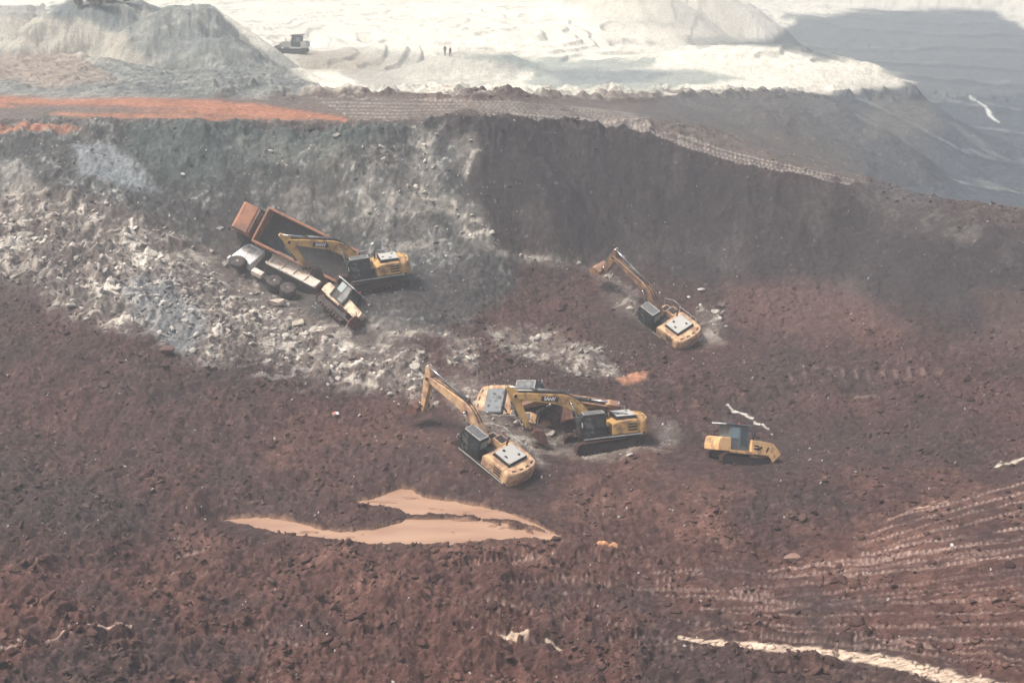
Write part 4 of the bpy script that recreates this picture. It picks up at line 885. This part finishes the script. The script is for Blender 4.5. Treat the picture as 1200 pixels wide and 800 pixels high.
# ------------------------------------------------------------------ stones and clods
def ico(sub, seed, sq=(1,1,.75), amp=.25):
    bm = bmesh.new(); bmesh.ops.create_icosphere(bm, subdivisions=sub, radius=1)
    v = np.array([x.co for x in bm.verts]); f = [[q.index for q in p.verts] for p in bm.faces]; bm.free()
    rg = np.random.default_rng(seed); 
    for _ in range(9):        # chip flat faces off
        n = rg.normal(size=3); n /= np.linalg.norm(n); d = v@n; k = .28+.4*rg.random(); v = v-np.outer(np.maximum(0, d-k), n)
    v = v*(1+amp*.4*rg.normal(size=(len(v),1))*(.35 if sub > 1 else 1)); return v*np.array(sq), np.array(f)
def scatter(name, N, weight, size, colf, seed, smin=.05, smax=.4, kinds=6, flat=.75, zlim=(50,145)):
    """thousands of stones too many to count, as one mesh"""
    rg = np.random.default_rng(seed)
    m = (GY[:-1,:-1] > zlim[0]) & (GY[:-1,:-1] < zlim[1]) & (PX[:-1,:-1] > -150) & (PX[:-1,:-1] < 1350) & (np.abs(GX[:-1,:-1]) < 90)
    W = (weight[:-1,:-1]*m); dA = np.abs((GX[:-1,1:]-GX[:-1,:-1])*(GY[1:,:-1]-GY[:-1,:-1])); W = W*dA; cdf = np.cumsum(W.ravel()); cdf /= cdf[-1]
    idx = np.searchsorted(cdf, rg.random(N)); r, c = np.unravel_index(idx, W.shape); fr, fc = rg.random(N), rg.random(N)
    x = GX[r,c]+(GX[r,c+1]-GX[r,c])*fc; y = GY[r,c]+(GY[r+1,c]-GY[r,c])*fr; z = GZ[r,c]
    s = smin*(smax/smin)**(rg.random(N)**size); cols = colf(r, c, rg)
    VV, FF, CC = [], [], []; off = 0
    protos = [ico(2 if smax > .5 else 1, seed*10+i, (1, .45+.5*((i*37) % 7)/7, flat)) for i in range(kinds)]
    kd = rg.integers(0, kinds, N)
    for k in range(kinds):
        sel = np.where(kd == k)[0]; v, f = protos[k]; n = len(sel)
        if not n: continue
        a = rg.random(n)*6.283; t = rg.normal(size=n)*.35; ca, sa, ct, st = np.cos(a), np.sin(a), np.cos(t), np.sin(t)
        X, Y_, Z = v[:,0][None]*s[sel,None], v[:,1][None]*s[sel,None], v[:,2][None]*s[sel,None]
        X2 = X*ct[:,None]+Z*st[:,None]; Z2 = -X*st[:,None]+Z*ct[:,None]
        P_ = np.stack([X2*ca[:,None]-Y_*sa[:,None]+x[sel,None], X2*sa[:,None]+Y_*ca[:,None]+y[sel,None], Z2+z[sel,None]+s[sel,None]*.25], -1)
        VV.append(P_.reshape(-1,3)); FF.append((f[None]+(np.arange(n)*len(v))[:,None,None]).reshape(-1,3)+off); CC.append(np.repeat(cols[sel], len(v), 0)); off += n*len(v)
    V = np.concatenate(VV); F_ = np.concatenate(FF).astype(np.int32); Cc = np.concatenate(CC)
    me = bpy.data.meshes.new(name); me.vertices.add(len(V)); me.vertices.foreach_set('co', V.astype(np.float32).ravel())
    me.loops.add(F_.size); me.loops.foreach_set('vertex_index', F_.ravel()); me.polygons.add(len(F_)); me.polygons.foreach_set('loop_start', np.arange(len(F_), dtype=np.int32)*3)
    at_ = me.attributes.new('soil', 'FLOAT_COLOR', 'POINT'); at_.data.foreach_set('color', np.concatenate([Cc, np.ones((len(V),1))], 1).astype(np.float32).ravel())
    me.update(calc_edges=True); me.materials.append(ROCK); o = bpy.data.objects.new(name, me); COL.objects.link(o); o['kind'] = 'stuff'; return o
palew = RUB*near*(1-rim)*(1-pm)*(.25+speck)
blockers = np.clip(mach*1.6, 0, 1)
def vary(r, c, rg, a, b, mixc):
    t = rg.random((len(r),1)); base = C[r,c]; return np.clip((base*(1-mixc)+mixc*(np.array(a)*(1-t)+np.array(b)*t))*(.75+.5*rg.random((len(r),1))), .02, .8)
scatter('rubble', 4200, palew*(1-.5*blockers), 4.2, lambda r, c, g: vary(r, c, g, (.40,.36,.31), (.74,.67,.57), .6), 3, .06, .60, flat=.55)
mudw = near*(1-pm)*(1-rim)*(1-.85*dark)*(1-.6*grey)*(1-.8*TM)*(.25+rough)*(1-.7*blockers)*(.35+sm(-.2, .3, n_mid))
scatter('mud_clods', 22000, mudw, 3.2, lambda r, c, g: vary(r, c, g, (.07,.04,.034), (.19,.115,.092), .4), 4, .06, .36, flat=.5)
scatter('mud_lumps', 1900, mudw*(.3+low)*(.1+sm(.0, .35, n_mid)), 1.8, lambda r, c, g: vary(r, c, g, (.06,.036,.03), (.13,.07,.055), .3), 6, .2, .6, flat=.5)
scatter('stone_chips', 5000, near*(1-pm)*(.15+.9*zone([(250,150),(560,150),(620,300),(560,420),(760,420),(850,340),(850,420),(700,470),(480,430),(250,360),(0,260),(0,160)], 30)), 3.5, lambda r, c, g: vary(r, c, g, (.28,.25,.22), (.62,.58,.52), .85), 5, .05, .24)
# single boulders one can point at
def boulder(label, px, py, size, color, seed, sq=(1,.8,.65), rot=0):
    v, f = ico(3, seed, sq, .0); n = np.linalg.norm(v, axis=1)
    a = v*1.7+seed; v = v*(1+.14*fbm(a[:,0]+a[:,2], a[:,1]-a[:,2]*.6, 3, seed)[:,None])*size/2
    P_ = on_ground(px, py); me = bpy.data.meshes.new('boulder'); me.from_pydata(v.tolist(), [], f.tolist()); me.materials.append(ROCK)
    at_ = me.attributes.new('soil', 'FLOAT_COLOR', 'POINT'); at_.data.foreach_set('color', np.tile(np.array([*color, 1], np.float32), len(v)))
    o = bpy.data.objects.new('boulder', me); COL.objects.link(o); o.location = (P_[0], P_[1], P_[2]+size*.14); o.rotation_euler = (.15, -.1, rot)
    o['label'] = label; o['category'] = 'boulder'; o['group'] = 'boulders among the rubble'
PB = (.50,.44,.37); GB = (.33,.32,.30)
for args in (('pale rounded boulder in the rubble just below the side-lying dump truck', 323, 358, 2.2, (.55,.45,.37), 1, (1,.7,.6), .3),
             ('tan flat boulder in the rubble below the dump truck tailgate', 352, 382, 2.0, (.45,.40,.30), 2, (1,.8,.55), -.4),
             ('pale oval boulder on the blue-grey rubble patch at far left', 153, 347, 1.3, GB, 3, (1.2,.7,.6), .2),
             ('pale rounded boulder half buried left of the raised front excavator arm', 486, 434, 1.4, PB, 4, (1,.9,.7), 1.0),
             ('brown clay boulder in the mud left of centre below the rubble band', 196, 415, 1.7, (.17,.10,.08), 5, (1.2,.8,.6), .5),
             ('small white stone on the dark slope above the overturned trucks', 437, 286, .6, (.7,.68,.62), 6, (1,.8,.7), .1),
             ('pale stone lying left of the white truck cab', 258, 270, .9, GB, 7, (1.1,.8,.6), .6),
             ('white stone lit on the dark slope right of the lone excavator', 821, 341, .8, (.6,.52,.48), 8, (1.4,.7,.6), .4),
             ('tiny white stone just left of the pinkish stone right of the lone excavator', 807, 349, .45, (.72,.7,.66), 9, (1,.8,.7), 0),
             ('pinkish boulder in the foreground mud under the bulldozer', 929, 658, 1.2, (.26,.16,.13), 10, (1.1,.8,.7), .2),
             ('pale boulder in the rubble between the two lower excavators', 606, 497, 1.3, (.42,.38,.32), 12, (1,.8,.7), .8),
             ('grey-white boulder beside the bucket of the level excavator', 668, 512, 1.1, (.42,.38,.34), 13, (1.2,.8,.6), 1.2),
             ('white stone high on the dark green-grey slope at left', 215, 205, .6, (.5,.5,.48), 14, (1,.8,.8), .3)):
    boulder(*args)
# scrap lying in the mud
P_ = on_ground(393, 487); T = thing('scrap_panel', 'small torn red and white panel lying in the mud left of the front excavator bucket', 'scrap')
T.location = (P_[0], P_[1], P_[2]+.12); T.rotation_euler = (.25, -.1, .3); T.scale = (.75,)*3
g = MB(); g.prism([(-.35,-.02),(-.3,.14),(.05,.2),(.4,.12),(.38,-.03),(.1,.03)], -.25, .22, .02); g.build('white_panel', M_WHITE, T)
g = MB(); g.prism([(-.36,.13),(-.3,.2),(.0,.27),(.05,.21)], -.24, .2); g.box((.15,-.26,.08), (.4,.02,.1)); g.build('red_flap', mat('faded_red_plastic', (.50,.20,.17), .6, dirt=.4, dscale=6), T)

# ------------------------------------------------------------------ the hazy air
def haze():
    hm = bpy.data.materials.new('haze'); hm.use_nodes = True; N = hm.node_tree.nodes; N.clear()
    o_ = N.new('ShaderNodeOutputMaterial'); v = N.new('ShaderNodeVolumePrincipled'); v.inputs['Color'].default_value = (.90,.955,.96,1)
    v.inputs['Density'].default_value = HAZE_DENSITY; v.inputs['Anisotropy'].default_value = .3
    hm.node_tree.links.new(v.outputs[0], o_.inputs['Volume'])
    bm = bmesh.new(); bmesh.ops.create_cube(bm, size=1, matrix=Matrix.Translation((0, 6200, 12)) @ Matrix.Diagonal((100000, 13000, 76, 1)))
    me = bpy.data.meshes.new('haze'); bm.to_mesh(me); me.materials.append(hm)
    o = bpy.data.objects.new('haze', me); COL.objects.link(o); o['kind'] = 'stuff'
haze()
